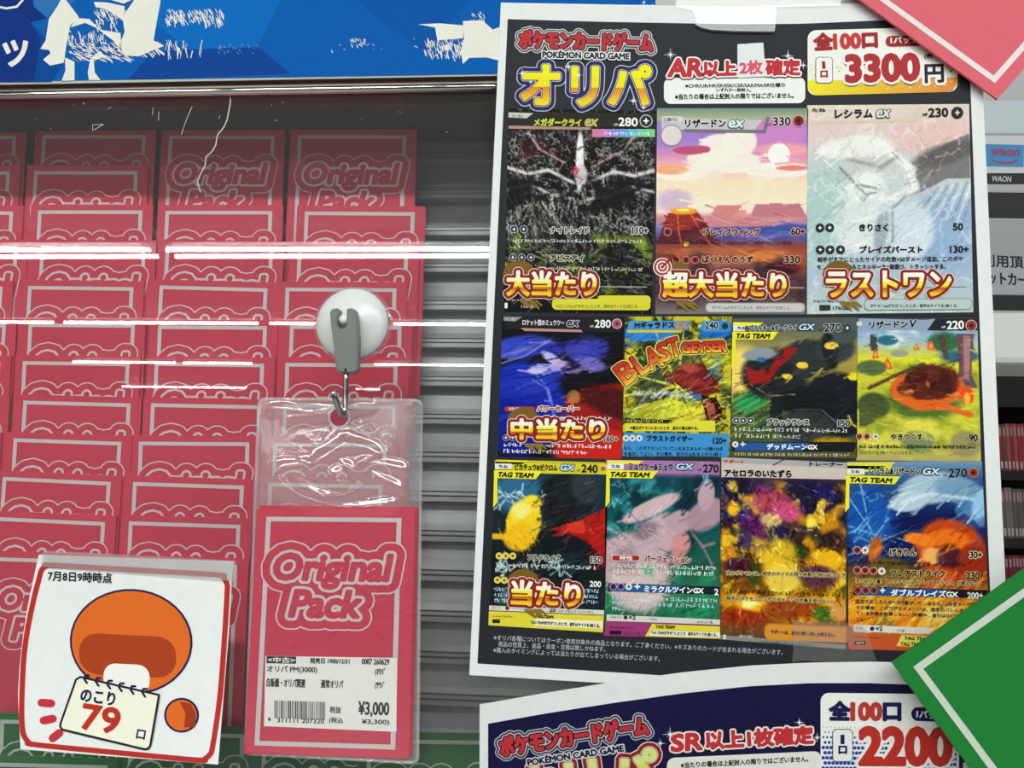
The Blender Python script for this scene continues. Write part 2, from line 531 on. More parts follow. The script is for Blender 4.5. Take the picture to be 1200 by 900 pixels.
    def pt(s, u, v):
        (ax, ay), (bx, by), (cx, cy), (dx, dy) = s.q
        return (ax * (1 - u) * (1 - v) + bx * u * (1 - v) + cx * u * v + dx * (1 - u) * v, ay * (1 - u) * (1 - v) + by * u * (1 - v) + cy * u * v + dy * (1 - u) * v)

    def build(s, name, mp, layer, parent, extra, step=0.00007):
        """the picture as a fine mesh with its print colours, and the lettering of Print extra on top, one mesh"""
        X, Y = s.pt(s.u, s.v); n1 = X.size
        M = MC; rx = (X.ravel() - 600) / 900; ry = (Y.ravel() - 450) / 900
        R = np.array([[*M[0]], [*M[1]], [*M[2]]]) @ np.stack([rx, ry, np.ones_like(rx)])
        t = (-layer * step * 0 + 0 - CP.y) / R[1]
        P = np.array([[*CP]]).T + R * t; P[1] -= layer * step
        ev = np.array([tuple(mp(x, y) + Vector((0, -l * step, 0))) for x, y, l in extra.v]).reshape(-1, 3)
        V = np.concatenate([P.T, ev])
        i = np.arange(s.nu); j = np.arange(s.nv); I, J = np.meshgrid(i, j); a = (J * (s.nu + 1) + I).ravel()
        Q = np.stack([a, a + s.nu + 1, a + s.nu + 2, a + 1], 1)
        loops = np.concatenate([Q.ravel(), np.array([n1 + k for f in extra.f for k in f], int)]); 
        sizes = np.concatenate([np.full(len(Q), 4), np.array([len(f) for f in extra.f], int)])
        me = bpy.data.meshes.new(name); me.vertices.add(len(V)); me.vertices.foreach_set('co', V.ravel())
        me.loops.add(len(loops)); me.loops.foreach_set('vertex_index', loops.astype(np.int32))
        me.polygons.add(len(sizes)); me.polygons.foreach_set('loop_start', np.concatenate([[0], np.cumsum(sizes)[:-1]]).astype(np.int32))
        c = s.c / 255; cl = np.where(c <= .04045, c / 12.92, ((c + .055) / 1.055) ** 2.4) * GAIN; cl = np.minimum(cl, .92).reshape(-1, 3)
        cols = np.ones((len(loops), 4), np.float32); cols[:Q.size, :3] = cl[Q.ravel()]
        if extra.f: cols[Q.size:, :3] = np.repeat(np.array(extra.c, np.float32), [len(f) for f in extra.f], axis=0)
        me.update(calc_edges=True)
        ca = me.color_attributes.new('print', 'FLOAT_COLOR', 'CORNER'); ca.data.foreach_set('color', cols.ravel())
        me.materials.append(ink('card_ink', .5, .1, .04)); me.validate()
        return link(name, me, parent)

# ================================================================== THE SETTING
M_dark = mat('dark_rail_metal', (.045, .035, .03), .35, .6)
M_black = mat('black_liner', (.02, .02, .021), .7, noise=.15, nscale=90)
M_slat = mat('grey_slat_metal', (.33, .342, .338), .52, .45, noise=.06, nscale=120)
M_blue = mat('blue_header_sheet', rgb('#0A66B4'), .45, 0, .3)
M_white = mat('white_plastic', (.82, .84, .83), .25, 0, .5)
M_paper = mat('white_paper', (.80, .82, .81), .6, 0, .2, noise=.02, nscale=200)
M_grey = mat('grey_lever_plastic', (.20, .205, .195), .4)
M_steel = mat('steel_wire', (.45, .45, .45), .18, 1)


def struct(name, bm, m, label, cat):
    return tag(bm_obj(name, bm, m), label, cat, kind='structure')


bm = bmesh.new(); box(bm, -6.5, 3.5, -10, 3.2, -.1, 0)
struct('floor', bm, mat('floor_tiles', (.42, .41, .39), .5, noise=.05, nscale=6), 'pale grey shop floor', 'floor')
bm = bmesh.new(); box(bm, -9, 4, -11, 3.2, 2.70, 2.8)
struct('ceiling', bm, mat('ceiling_board', (.3, .31, .3), .9, noise=.03, nscale=4), 'white shop ceiling above the rows of lamps', 'ceiling')
bm = bmesh.new(); box(bm, -6.5, 3.5, 3.1, 3.2, 0, 2.7)
struct('wall_back', bm, mat('wall_paint', (.5, .5, .5), .9, noise=.03, nscale=4), 'grey wall at the far end of the shop', 'wall')

# ceiling lamps, the ones the glass mirrors
m = bpy.data.materials.new('lit_tube'); m.use_nodes = True; p_ = m.node_tree.nodes['Principled BSDF']
p_.inputs['Emission Color'].default_value = (.95, 1, .98, 1); p_.inputs['Emission Strength'].default_value = TUBE; p_.inputs['Base Color'].default_value = (.8, .8, .8, 1)
M_tube = m
ROWS = [(-3.37, 'nearer tube of the first twin row', ((-3.7, -2.13), (-2.04, -.30), (-.2, 1.5))),
        (-3.485, 'further tube of the first twin row', ((-3.75, -2.15), (-2.05, -.31), (-.2, 1.5))),
        (-5.09, 'second row', ((-5.4, -3.84), (-3.75, -2.25), (-2.16, -.50))),
        (-6.86, 'third row', ((-4.85, -3.80), (-3.72, -3.03), (-1.89, -.73))),
        (-8.63, 'fourth row', ((-5.39, -4.70), (-4.67, -3.83), (-2.48, -2.19)))]
for y, nm, segs in ROWS:
    for k, (x0, x1) in enumerate(segs):
        e = empty('fluorescent_lamp', ((x0 + x1) / 2, y, 2.70))
        tag(e, 'fluorescent lamp mirrored in the glass, %s, %s' % (nm, ('first', 'middle', 'last')[k]), 'lamp', 'fluorescent lamps mirrored in the glass')
        b = bmesh.new(); box(b, x0 + .01 - e.location.x, x1 - .01 - e.location.x, -.03, .03, -.05, 0); bm_obj('lamp_housing', b, M_white, e)
        b = bmesh.new(); tube(b, [(x0 - e.location.x, 0, -.08), (x1 - e.location.x, 0, -.08)], .013, 10); bm_obj('tube', b, M_tube, e, True)
        for s in (x0 + .03, x1 - .03):
            b = bmesh.new(); box(b, s - .008 - e.location.x, s + .008 - e.location.x, -.01, .01, -.09, -.05); bm_obj('lamp_holder', b, M_white, e)

# ================================================================== DISPLAY CASE
XL, XR = -.62, .193
Z_HEAD = 1.5842          # lower edge of the blue header
Z0 = W(260, 152, .046).z   # tops of the highest packs
LEAN = math.atan(.09)


def D_pack(z): return .046 + .03 * (Z0 - z)


def D_wall(z): return D_pack(z) + .0175


def Wz(px, py, f):
    d = f(Z0)
    for _ in range(8): d = f(W(px, py, d).z)
    return W(px, py, d)


case = empty('display_case', (0, .05, 1.13))
tag(case, 'glass-fronted display case with grey slatted back under a worn blue header', 'display case')


def cpart(name, bm, m, smooth=False):
    o = bm_obj(name, bm, m, case, smooth); o.matrix_parent_inverse = Matrix.Translation(-case.location); return o


lips = [194, 237, 280, 322.5, 366, 410, 454.5, 498.5, 543, 588.5, 634.5, 680.5, 728, 776, 825, 874, 924]
zk = [Wz(530, y, D_wall).z for y in lips]
prof = [(D_wall(zk[0]), zk[0] + .022)]
for a, z in enumerate(zk):
    d = D_wall(z); zt = zk[a - 1] if a else z + .022
    prof += [(d + .001, zt - .0001), (d - .0002, zt - .006), (d - .0016, z + .0085), (d - .0030, z + .0056), (d - .0006, z + .0056), (d - .0006, z + .0049),
             (d - .0040, z + .0049), (d - .0042, z + .0034), (d - .0010, z + .0034), (d - .0010, z + .0026), (d - .0050, z + .0026), (d - .0052, z + .0004), (d - .0046, z), (d, z)]
prof += [(D_wall(zk[-1]), 1.14), (.10, 1.14), (.10, zk[0] + .022)]
b = bmesh.new(); extrude_x(b, prof, XL, XR); cpart('slat_panel', b, M_slat)
b = bmesh.new(); box(b, XL, XR, .055, .10, zk[0] + .0225, Z_HEAD - .001); box(b, XL, XR, .0145, .10, Z_HEAD - .0012, Z_HEAD - .0002); cpart('top_panel', b, M_black)
b = bmesh.new(); box(b, XL, XR, .004, .10, 1.13, 1.14); cpart('bottom_panel', b, M_black)
b = bmesh.new(); box(b, XR, XR + .003, .004, .10, 1.13, 1.60); cpart('side_panel', b, M_black)
b = bmesh.new(); box(b, XL - .003, XL, .004, .10, 1.13, 1.60); cpart('side_panel', b, M_black)
# rail under the header: dark groove and a rounded lip that catches the lamps
b = bmesh.new()
rp = [(.0010, Z_HEAD), (.0030, Z_HEAD - .0006), (.0030, Z_HEAD - .0024)]
rp += [(.0030, Z_HEAD - .0062), (.014, Z_HEAD - .0062), (.014, Z_HEAD)]
extrude_x(b, rp, XL, XR); cpart('header_rail', b, mat('rail_brown_metal', (.10, .075, .062), .3, .6))
b = bmesh.new(); tube(b, [(XL, .0028, Z_HEAD - .0044), (XR, .0028, Z_HEAD - .0044)], .0018, 24); cpart('rail_lip', b, mat('polished_lip', (.62, .58, .55), .08, 1), True)
# header board with its worn sheet
b = bmesh.new(); box(b, XL, XR, .0008, .10, Z_HEAD, 1.76, .0004); hb = cpart('header_board', b, mat('header_grey', (.50, .50, .47), .6))
P = Print()
xr_ = 768
P.grid(lambda u, v: (-90 + u * (xr_ + 90), -60 + v * (60 + (97.0 - 13.2 * u))), 60, 10, '#065CAE', 0)
P.poly([(-90, -60), (40, -60), (60, 20), (-90, 60)], '#102F78', 1)
P.poly([(-90, 40), (-90, 97), (60, 96), (78, 70), (30, 20)], '#084897', 1.2)
P.poly([(0, 8), (20, 6), (48, 45), (40, 95), (-90, 97), (-90, 20)], '#0F3380', 1.4)
P.poly([(30, -60), (160, -60), (60, 25), (40, 8)], '#2B70B2', 1.6)
P.poly([(140, -60), (360, -60), (302, 55), (240, 70), (170, 20)], '#0669BC', 1)
P.poly([(302, 55), (340, 86), (200, 92), (150, 93), (180, 60)], '#0B4494', 1.3)
P.poly([(360, -60), (600, -60), (500, 60), (440, 20)], '#0656A4', 1.2)
wh = '#E9E8DC'
c4 = lambda pts, ox=0, oy=0, s=4: [(ox + x / s, oy + y / s) for x, y in pts]
for pts in ([(300, -30), (310, 0), (370, 80), (330, 120), (312, 210), (300, 295), (235, 308), (203, 280), (238, 250), (230, 235), (190, 230), (215, 190), (230, 90), (270, 30)],
            [(650, -30), (760, -30), (720, 190), (770, 215), (650, 265), (600, 262), (550, 240), (585, 150), (575, 80)],
            [(360, 85), (420, 90), (470, 140), (565, 155), (575, 250), (530, 190), (450, 130), (400, 108), (330, 130)],
            [(305, 270), (350, 290), (350, 378), (290, 380), (308, 330)], [(425, 275), (440, 280), (445, 340), (472, 376), (418, 376), (412, 340)],
            [(440, 10), (500, 12), (585, 30), (580, 100), (540, 70), (490, 40), (450, 35)], [(430, 270), (470, 240), (495, 265), (450, 282)], [(520, 0), (640, -10), (580, 18)]):
    P.poly(c4(pts), wh, 2)
P.stroke([(-20, 2), (-3, 8), (8, 10), (20, 8), (27, 0), (30, -10)], 2.6, wh, 2)
P.text('ッ', 6, 78, 34, 76, 29, wh, 2.2, bold=2.4)
for pts in ([(970, 100), (1060, 95), (1110, 140), (1160, 120), (1160, 290), (1080, 270), (1000, 272), (970, 300), (960, 240), (975, 180)], [(760, 115), (860, 110), (975, 120), (970, 180), (850, 190), (840, 130)],
            [(1150, 160), (1300, 80), (1300, 330), (1160, 280)]):
    P.poly(c4(pts, 300), wh, 2)


def scuff(cx, cy, wd, hg, n, ang, l, seed, col=wh, lw=.8):
    r = random.Random(seed)
    for _ in range(n):
        x, y = cx + r.uniform(-.5, .5) * wd, cy + r.uniform(-.5, .5) * hg; a = math.radians(ang + r.uniform(-20, 20)); q = l * r.uniform(.3, 1)
        P.stroke([(x, y), (x + q * math.cos(a), y + q * math.sin(a))], lw * r.uniform(.4, 1.5), col, 2.1)


scuff(228, 18, 68, 15, 130, 70, 9, 3); scuff(217, 54, 44, 15, 34, 85, 10, 4); scuff(115, 60, 70, 20, 150, 30, 9, 5); scuff(100, 42, 50, 12, 70, 80, 7, 6)
scuff(132, 20, 44, 22, 70, 60, 10, 7); scuff(170, 56, 40, 14, 60, 40, 8, 8); scuff(278, 57, 46, 12, 26, 60, 4, 9, '#8FB4D6', .5); scuff(520, 55, 46, 22, 120, 75, 8, 10); scuff(424, 49, 26, 8, 20, 50, 4, 11)
scuff(440, 54, 110, 20, 14, 40, 4, 12, lw=.5); scuff(560, 20, 22, 12, 12, 60, 8, 13); scuff(758, 6, 14, 10, 14, 120, 9, 14)
P.build('worn_sheet', lambda x, y: W(x, y, .0006), ink('header_ink', .5, .03, .04, 300), hb)
bpy.context.view_layer.update()
bpy.data.objects['worn_sheet'].matrix_parent_inverse = hb.matrix_world.inverted()
# the pane
b = bmesh.new(); box(b, XL, XR, .004, .007, 1.14, Z_HEAD - .0052)
pane = cpart('glass_pane', b, clear('case_glass', haze=.022, rough=.004, hazecol=(.75, .77, .76)))
M_scr = mat('scratch_white', (.5, .48, .46), .6)


def scratch(pts, wd, m=M_scr):
    P = Print(); P.stroke(pts, wd, '#888888', 0); o = P.build('scratch', lambda x, y: W(x, y, .0039), m)
    bpy.context.view_layer.update(); o.parent = pane; o.matrix_parent_inverse = pane.matrix_world.inverted()


scratch(c4([(1078, 430), (1080, 480), (1065, 560), (1050, 595), (1018, 635), (1012, 680), (990, 715), (965, 735), (962, 775), (940, 815), (925, 850), (940, 900)]), 1.5)
r = random.Random(3)
for k in range(26):
    x, y = r.uniform(0, 560), r.choice([r.uniform(108, 160), r.uniform(108, 620)]); a = r.uniform(0, 3.1); q = r.uniform(.6, 5)
    scratch([(x, y), (x + q * math.cos(a), y + q * math.sin(a))], r.uniform(.3, .6))
for t in ([(432, 585), (485, 583), (435, 612), (433, 585)], [(900, 500), (870, 570), (850, 630)], [(718, 505), (714, 540)], [(745, 525), (742, 565)], [(390, 480), (395, 490)]):
    scratch(c4(t), .7)

# ================================================================== PACKS
PW, PH, PT = .067, .0970, .0008


def pack_local(x, y): return Vector(((x - 393.5) * PW / 186, -PT / 2, (889 - y) * PH / 292.5))


def pack_mesh(name, red, silver, deep):
    P = Print()
    P.poly([(300.5, 596.5), (486.5, 596.5), (486.5, 889), (300.5, 889)], red, 0)
    for a, c_, l in (((312, 606, 471, 879), silver, 1), ((317.5, 611.5, 465.5, 873.5), deep, 2)):
        P.poly([(a[0], a[1]), (a[2], a[1]), (a[2], a[3]), (a[0], a[3])], c_, l)
    ps = []; es = []; k = 0
    for t, x0, x1, y, h, it in (('Original', 321, 455, 692.5, 41, .16), ('Pack', 345, 424, 727, 31, .2)):
        v, f, e = glyphs(t)
        lo = v.min(0); hi = v.max(0); n = (v - lo) / (hi - lo)
        ps.append(np.stack([x0 + n[:, 0] * (x1 - x0) + n[:, 1] * h * it, y - n[:, 1] * h], 1)); es += [(a + k, b + k) for a, b in e]; k += len(v)
    for wd, c_, l in ((33, silver, 3), (29.5, deep, 4), (11, silver, 5), (4.4, deep, 6)):
        P.fat(np.concatenate(ps), [], es, wd, c_, l, .7)
    o = P.build(name, pack_local, ink('pack_ink', .45, .15, .05), step=.00003)
    me = o.data; bpy.data.objects.remove(o)
    bm = bmesh.new(); bm.from_mesh(me); L = bm.loops.layers.float_color['print']; n0 = len(bm.faces)
    r = bmesh.ops.create_cube(bm, size=1)
    for v in r['verts']: v.co = Vector((v.co.x * PW, v.co.y * PT, (v.co.z + .5) * PH)) + Vector((0, .00001, 0))
    bm.faces.ensure_lookup_table()
    for f in bm.faces[n0:]:
        for l in f.loops: l[L] = (*rgb(red), 1)
    bm.to_mesh(me); bm.free()
    return me


ME_RED = pack_mesh('card_pack', '#CE3A53', '#CFC9C8', '#C8354E')
ME_GREEN = pack_mesh('green_card_pack', '#17692F', '#AEBBB2', '#146029')


def put_pack(me, tl, tr, f, name='card_pack', lean=LEAN, dy=0):
    a, c = Wz(*tl, f), Wz(*tr, f); d = c - a
    roll = -math.atan2(d.z, d.x); mid = (a + c) / 2
    o = link(name, me); R_ = Matrix.Rotation(roll, 3, 'Y') @ Matrix.Rotation(lean, 3, 'X')
    o.rotation_euler = (lean, roll, 0); o.location = mid - R_ @ Vector((0, 0, PH)) + Vector((0, dy, 0))
    return o


# (column, row from the top, left x, left y, right x, right y) of each pack's top edge in the photograph
T = [(1, 0, -112, 153, 36, 152), (2, 0, 40, 152, 186, 152), (3, 0, 188, 152, 336, 152), (4, 0, 339, 152, 491, 152),
     (1, 1, -120, 194, 29, 194), (2, 1, 30, 194, 177, 194),
     (1, 2, -116, 240, 32, 241), (2, 2, 35, 240, 182, 240), (3, 2, 184, 240, 333, 240), (4, 2, 347, 241, 501, 242),
     (1, 3, -112, 281, 37, 281), (2, 3, 38, 281, 186, 282), (3, 3, 184, 280, 335, 283), (4, 3, 339, 284, 493, 285),
     (1, 4, -130, 327, 20, 329), (2, 4, 23, 328, 172, 330), (3, 4, 177, 327, 328, 331), (4, 4, 325, 330, 479, 331),
     (1, 5, -126, 371, 23, 373), (2, 5, 24, 372, 173, 373), (3, 5, 175, 374, 327, 375), (4, 5, 330, 374, 485, 375),
     (1, 6, -133, 416, 16, 417), (2, 6, 17, 416, 167, 418), (3, 6, 171, 417, 324, 419), (4, 6, 325, 418, 480, 419),
     (1, 7, -136, 460, 15, 463), (2, 7, 18, 462, 168, 466), (3, 7, 167, 465, 320, 468), (4, 7, 323, 466, 477, 468),
     (1, 8, -146, 503, 5, 507), (2, 8, 7, 506, 157, 511), (3, 8, 151, 510, 308, 511), (4, 8, 311, 511, 467, 513),
     (1, 9, -160, 547, -8, 551), (2, 9, -7, 551, 146, 558), (3, 9, 145, 557, 301, 562), (4, 9, 305, 558, 462, 561),
     (2, 10, -14, 598, 139, 605), (3, 10, 140, 603, 297, 608), (4, 10, 300, 605, 457, 608),
     (2, 11, -18, 645, 137, 650), (3, 11, 136, 650, 293, 655), (4, 11, 297, 652, 454, 655)]
colname = {1: 'column cut off by the frame', 2: 'first full column', 3: 'second full column', 4: 'column by the slats'}
ordn = ['topmost', 'second', 'third', 'fourth', 'fifth', 'sixth', 'seventh', 'eighth', 'ninth', 'tenth', 'eleventh', 'lowest']
for c, r_, x0, y0, x1, y1 in T:
    n_in = [q[1] for q in T if q[0] == c]; k = sorted(n_in).index(r_)
    o = put_pack(ME_RED, (x0, y0), (x1, y1), D_pack, dy=.0005 * ((c % 2)))
    nm = 'lowest' if k == len(n_in) - 1 else ordn[k]
    tag(o, 'red card pack behind glass, %s from top in the %s' % (nm, colname[c]) if nm not in ('topmost', 'lowest') else 'red card pack behind glass, %s in the %s' % (nm, colname[c]), 'card pack', 'red packs in the display case')
G = [(2, 12, -9, 835, 147, 838, 'upper green card pack below the column above the notice'), (3, 12, 142, 848, 299, 853, 'green card pack showing between the notice and the hanging sleeve'),
     (4, 12, 301, 850, 458, 856, 'green card pack mostly behind the hanging sleeve'), (5, 12, 424, 858, 581, 860, 'green card pack in front of the bare slats by the sleeve'),
     (2, 13, -16, 885, 141, 889, 'lower green card pack cut off under the notice corner')]
for c, r_, x0, y0, x1, y1, lb in G:
    tag(put_pack(ME_GREEN, (x0, y0), (x1, y1), (lambda z, c=c: D_pack(z) - (.0012 if c == 4 else 0) - (.003 if c == 5 else 0)), 'card_pack', dy=.0005 * (c % 2)), lb, 'card pack', 'green packs in the display case')

# ================================================================== FLYERS
def M1(px, py): return W(px, py, 0)


def lerp(a, b, t): return a + (b - a) * t


def edge_interp(pts, x): return float(np.interp(x, [p[0] for p in pts], [p[1] for p in pts]))


fl = empty('flyer', W(860, 780, 0))
tag(fl, 'upper black flyer with eleven printed cards and a 3300 yen badge', 'flyer', 'price flyers')
bpy.context.view_layer.update()


def fpart(o, parent=None):
    parent = parent or fl
    bpy.context.view_layer.update()
    o.parent = parent; o.matrix_parent_inverse = parent.matrix_world.inverted(); return o


TOP1 = [(587, 3), (700, 5), (860, 7.5), (1000, 4), (1147, 0)]


def edge1(u, v):
    y = lerp(edge_interp(TOP1, lerp(587, 1147, u)), lerp(791, 829, u), v); x = lerp(lerp(587, 1147, u), lerp(550, 1185, u), v)
    return x, y


fpart(slab_grid('sheet', M1, 0, 1, 24, 0, 1, 12, .00022, M_paper, edge=edge1))
P = Print()
TG = [(595, 22.5), (700, 25.5), (860, 28.5), (940, 28), (1030, 24), (1134, 22)]
BG = [(559.5, 777.5), (770, 791), (1000, 806), (1165, 816)]
P.grid(lambda u, v: (lerp(lerp(595, 1134, u), lerp(559.5, 1165, u), v), lerp(edge_interp(TG, lerp(595, 1134, u)), edge_interp(BG, lerp(559.5, 1165, u)), v)), 24, 12,
       lambda u, v: '#292B30', 1)
fpart(P.build('printed_ground', M1, ink('card_ink', .5, .1, .04)))


def sparkle(P, x, y, r, lay=9):
    for k in range(8):
        a = math.pi * k / 4; q = r if k % 2 == 0 else r * .5
        P.add([(x + q * math.cos(a), y + q * math.sin(a)), (x + .55 * math.cos(a + 1.57), y + .55 * math.sin(a + 1.57)), (x - .55 * math.cos(a + 1.57), y - .55 * math.sin(a + 1.57))], [(0, 1, 2)], '#FFFFFF', lay + k * .05)
    P.disc(x, y, r * .17, '#FFFFFF', lay + .5)


RED, DRED = '#C0343A', '#A52A30'
P = Print()
P.text('ポケモンカードゲーム', 609, 56.5, 764, 60.7, 20, RED, 3, bold=2.6, outline=((12.5, '#D9D9DA'), (10.4, '#3A3C42'), (7.6, '#C9C9CC'), (5, '#3A2A30')))
P.text('POKÉMON CARD GAME', 636, 68.3, 737, 70.5, 8.6, '#2B2D33', 8, bold=.9, outline=((3.4, '#EDEDED'),))
P.text('オリパ', 612, 122.5, 761, 124.5, 46, '#F4E92B', 3, bold=4.5, outline=((18, '#C9CBD6'), (16, '#2A2C5E'), (7.5, '#EFEFF6'), (6.4, '#2A2C5E')),
       bands=((1, '#F3EA22'), (.72, '#F0E424'), (.45, '#DE8F2E'), (.40, '#E39730'), (.33, '#E6A432'), (.26, '#EBB532'), (.18, '#F0C62F'), (.1, '#F3D52B')))
for q in ((612, 87, 6), (666, 79, 6), (678, 89, 4), (742, 119, 6), (754, 127, 4), (622, 97, 3)): sparkle(P, *q, 8.5)
fpart(P.build('title_lettering', M1, lift=1))
P = Print()
P.rrect(778, 91, 943.5, 121.5, 8, '#F1F3EE', 1, sk=-.006)
P.text('AR', 783, 89.8, 822, 89.3, 19.5, RED, 3, bold=3, outline=((9, '#3B2427'), (6.5, '#F6F2F0')), italic=.1)
P.text('以上', 825, 89.6, 862, 89.0, 16.5, RED, 3, bold=2.4, outline=((8, '#3B2427'), (6, '#F6F2F0')))
P.text('確定', 897.5, 88.6, 937, 88.2, 18, RED, 3, bold=2, outline=((8, '#3B2427'), (5.6, '#F6F2F0')))
P.poly([(863.8, 52.6), (894.2, 50.6), (897, 90.2), (864, 92)], '#E2EAE9', 6)
P.text('2枚', 867, 88, 893, 87, 15.5, '#E0596C', 7, bold=1.5)
P.text('※CHR/UR/HR/SR/SSR/CSR/SAR/MA/SR仕様の', 803, 103.4, 920, 102.4, 5, '#25262A', 2, bold=.35)
P.text('いずれか一枚封入。', 839.5, 108, 880, 107.8, 4.4, '#25262A', 2, bold=.35)
P.text('※当たりの場合は上記封入の限りではございません。', 791, 117, 930, 115.4, 6.6, '#25262A', 2, bold=.5)
for q in ((785.5, 65, 9), (923, 66.5, 8), (941, 77.5, 5), (801, 77, 3)): sparkle(P, *q, 8)
fpart(P.build('guarantee_lettering', M1, lift=1))


def badge(P, x0, y0, x1, y1, sk, warm):
    """the price badge with rounded corners; its lower part prints a dotted colour field"""
    r = 10; P.rrect(x0, y0, x1, y1, r, '#F2F2EC', 1, sk=sk)
    xm = (x0 + x1) / 2
    Y = lambda x, y: y + sk * (x - xm)
    if warm:
        n = 26
        for i in range(n):
            a, b = x0 + (x1 - x0) * i / n, x0 + (x1 - x0) * (i + 1) / n
            t = (i + .5) / n; c = (lerp(240, 226, t), lerp(232, 140, t), lerp(42, 70, t))
            ins = lambda x: r - math.sqrt(max(0, r * r - max(0, r - min(x - x0, x1 - x)) ** 2))
            P.poly([(a, Y(a, y1 - 17)), (b, Y(b, y1 - 17)), (b, Y(b, y1 - ins(b))), (a, Y(a, y1 - ins(a)))], c, 2)
        rr = random.Random(5)
        for k in range(64):
            x = rr.uniform(x0 + 4, x1 - 4); t = (x - x0) / (x1 - x0); y = y1 - rr.uniform(12, 40) * (.6 + .8 * abs(t - .5))
            P.disc(x, Y(x, y), max(.5, 2.4 - (y1 - 12 - y) * .07), (lerp(240, 226, t), lerp(236, 140, t), lerp(60, 70, t)), 2.2 + k * .01, n=10)
        for k in range(26):
            x = rr.uniform(x0 + 4, x1 - 4); y = y1 - rr.uniform(4, 12); P.disc(x, Y(x, y), rr.uniform(.4, .9), '#FBF4D0', 3 + k * .01, n=8)
    else:
        rr = random.Random(6)
        for i in range(36):
            for j in range(9):
                x = x0 + 3 + i * 4.6 + (j % 2) * 2.3; y = y0 + 40 + j * 6; d = .5 + j * .42
                if x < x1 - 3: P.disc(x, Y(x, y), min(2.25, d), '#2C4A9E', 2 + ((i * 9 + j) % 40) * .02, n=9)


P = Print()
badge(P, 946.3, 33.5, 1122, 110, -.026, True)
P.text('全', 954.5, 58.6, 975.2, 57.6, 18.3, DRED, 4, bold=2.6)
P.text('100', 977.5, 57.4, 1008, 56, 16.3, '#C83A3E', 4, bold=2.6)
P.text('口', 1011, 55.6, 1027.5, 55, 15.4, DRED, 4, bold=2.6)
P.rrect(1037.5, 42.2, 1090, 54.6, 6, DRED, 4, sk=-.02)
P.text('1パック', 1043.5, 51.6, 1076, 50.4, 7.5, '#F7F2EC', 5, bold=.8)
P.rrect(955.3, 67.3, 975.6, 98.2, 4, '#2A2B30', 4); P.rrect(956, 68, 974.9, 97.5, 3.5, '#F4F3EE', 5)
P.text('1', 963.6, 81, 966.6, 80.8, 8, DRED, 6, bold=.9); P.text('口', 961.5, 91.2, 969.3, 91, 7.2, DRED, 6, bold=1.2)
P.text('3300', 992, 99.8, 1076, 97.6, 30, '#2E2A2E', 4, bold=5, outline=())
P.text('3300', 992, 96.2, 1076, 94, 30, '#B23238', 5, bold=4.6, outline=((10, '#F6F4EE'),))
P.text('円', 1084, 97.5, 1105, 96.8, 20.5, '#2A2B30', 6, bold=1.8, outline=((8, '#F6F4EE'),))
P.text('(税', 1083, 70, 1093, 69.6, 6.6, '#2A2B30', 5, bold=.4)
fpart(P.build('price_badge', M1, lift=1))
P = Print()
for t, x0, y0, x1, y1 in (('※オリパ各種についてはクーポン使用対象外の商品となります。ご了承ください。※キズありのカードが含まれる場合がございます。', 578.6, 750, 917, 767.5),
                          ('商品の性質上、返品・返金・交換は致しかねます。', 584, 757.6, 709, 763.8), ('※購入のタイミングによっては当たりが出てしまっている場合がございます。', 578, 764.6, 773, 775)):
    P.text(t, x0, y0, x1, y1, 6.4, '#C9CCCE', 2, bold=0)
fpart(P.build('fine_print', M1, lift=1))

# ---- the eleven printed cards
HOT = ((1, '#FAF7E8'), (.78, '#F8F2C4'), (.60, '#F4E545'), (.42, '#F2CF22'), (.36, '#B4661C'), (.30, '#C9821F'), (.22, '#E0A521'), (.14, '#F1C92A'))


def prize(P, t, x0, y0, x1, y1, h, brush=True):
    if brush:
        P.disc(x0 + 18, y0 - h * .85, 19, '#7A5A20', 7, ry=17)
        for k in range(7): P.stroke([(x0 + 20 + 3 * k, y0 + 3), (x0 + 26 + 3 * k, y0 + 8 + (k % 3) * 2)], 2.4, '#8A6A28', 7.3)
    P.text(t, x0 + 4, y0 - 3.5, x1 - 5, y1 - 3.5, h - 5, '#FFFFFF', 8.6, bold=2.5, outline=((10.5, '#F2E8D8'), (9, '#8E2126')), bands=HOT)


def icon(P, x, y, r, col='#1D2A33', ring='#C9CFD2', mark='#E8ECEC', lay=6):
    P.disc(x, y, r, ring, lay); P.disc(x, y, r * .86, col, lay + .3)
    P.poly([(x + r * .5 * math.sin(k * math.pi / 4) * (1 if k % 2 == 0 else .45), y - r * .55 * math.cos(k * math.pi / 4) * (1 if k % 2 == 0 else .45)) for k in range(8)], mark, lay + .6)


BLK, WHT = '#1B1B1E', '#F4F4F0'


def tagteam(P, q, x0, y0, x1, y1, yx):
    P.poly([(x0 - 2, y0 - 8), (x0 - 2, y0 - 19), (x1 - 8, y0 - 18.4), (x1 - 14, y0 - 14.6), (yx, y0 - 14.6), (yx, y0 - 8)], '#F0E62E', 3)
    P.rrect(x0 - 2, y0 - 15.4, yx, y0 - 8.8, 1.6, '#E9E9E2', 3.5)
    P.poly([(x0 - 3, y0 - 7.5), (x1 + 9, y1 - 7.5), (x1 + 2, y1 + 1.5), (x0 - 3, y0 + 1.5)], '#F0E62E', 4)
    P.poly([(x0 - 3, y0), (x0 + 1, y0 + 2), (x0 + 1, y0 + 30), (x0 - 4, y0 + 36)], '#F0E62E', 4.2)
    P.text('TAG TEAM', x0 + 1, y0, x1 - 2, y1, 5.4, BLK, 5, bold=.9, italic=.25)
    P.text('たね', x0 + 3, y0 - 10.4, x0 + 13, y0 - 10.2, 3.4, BLK, 5, bold=.3)


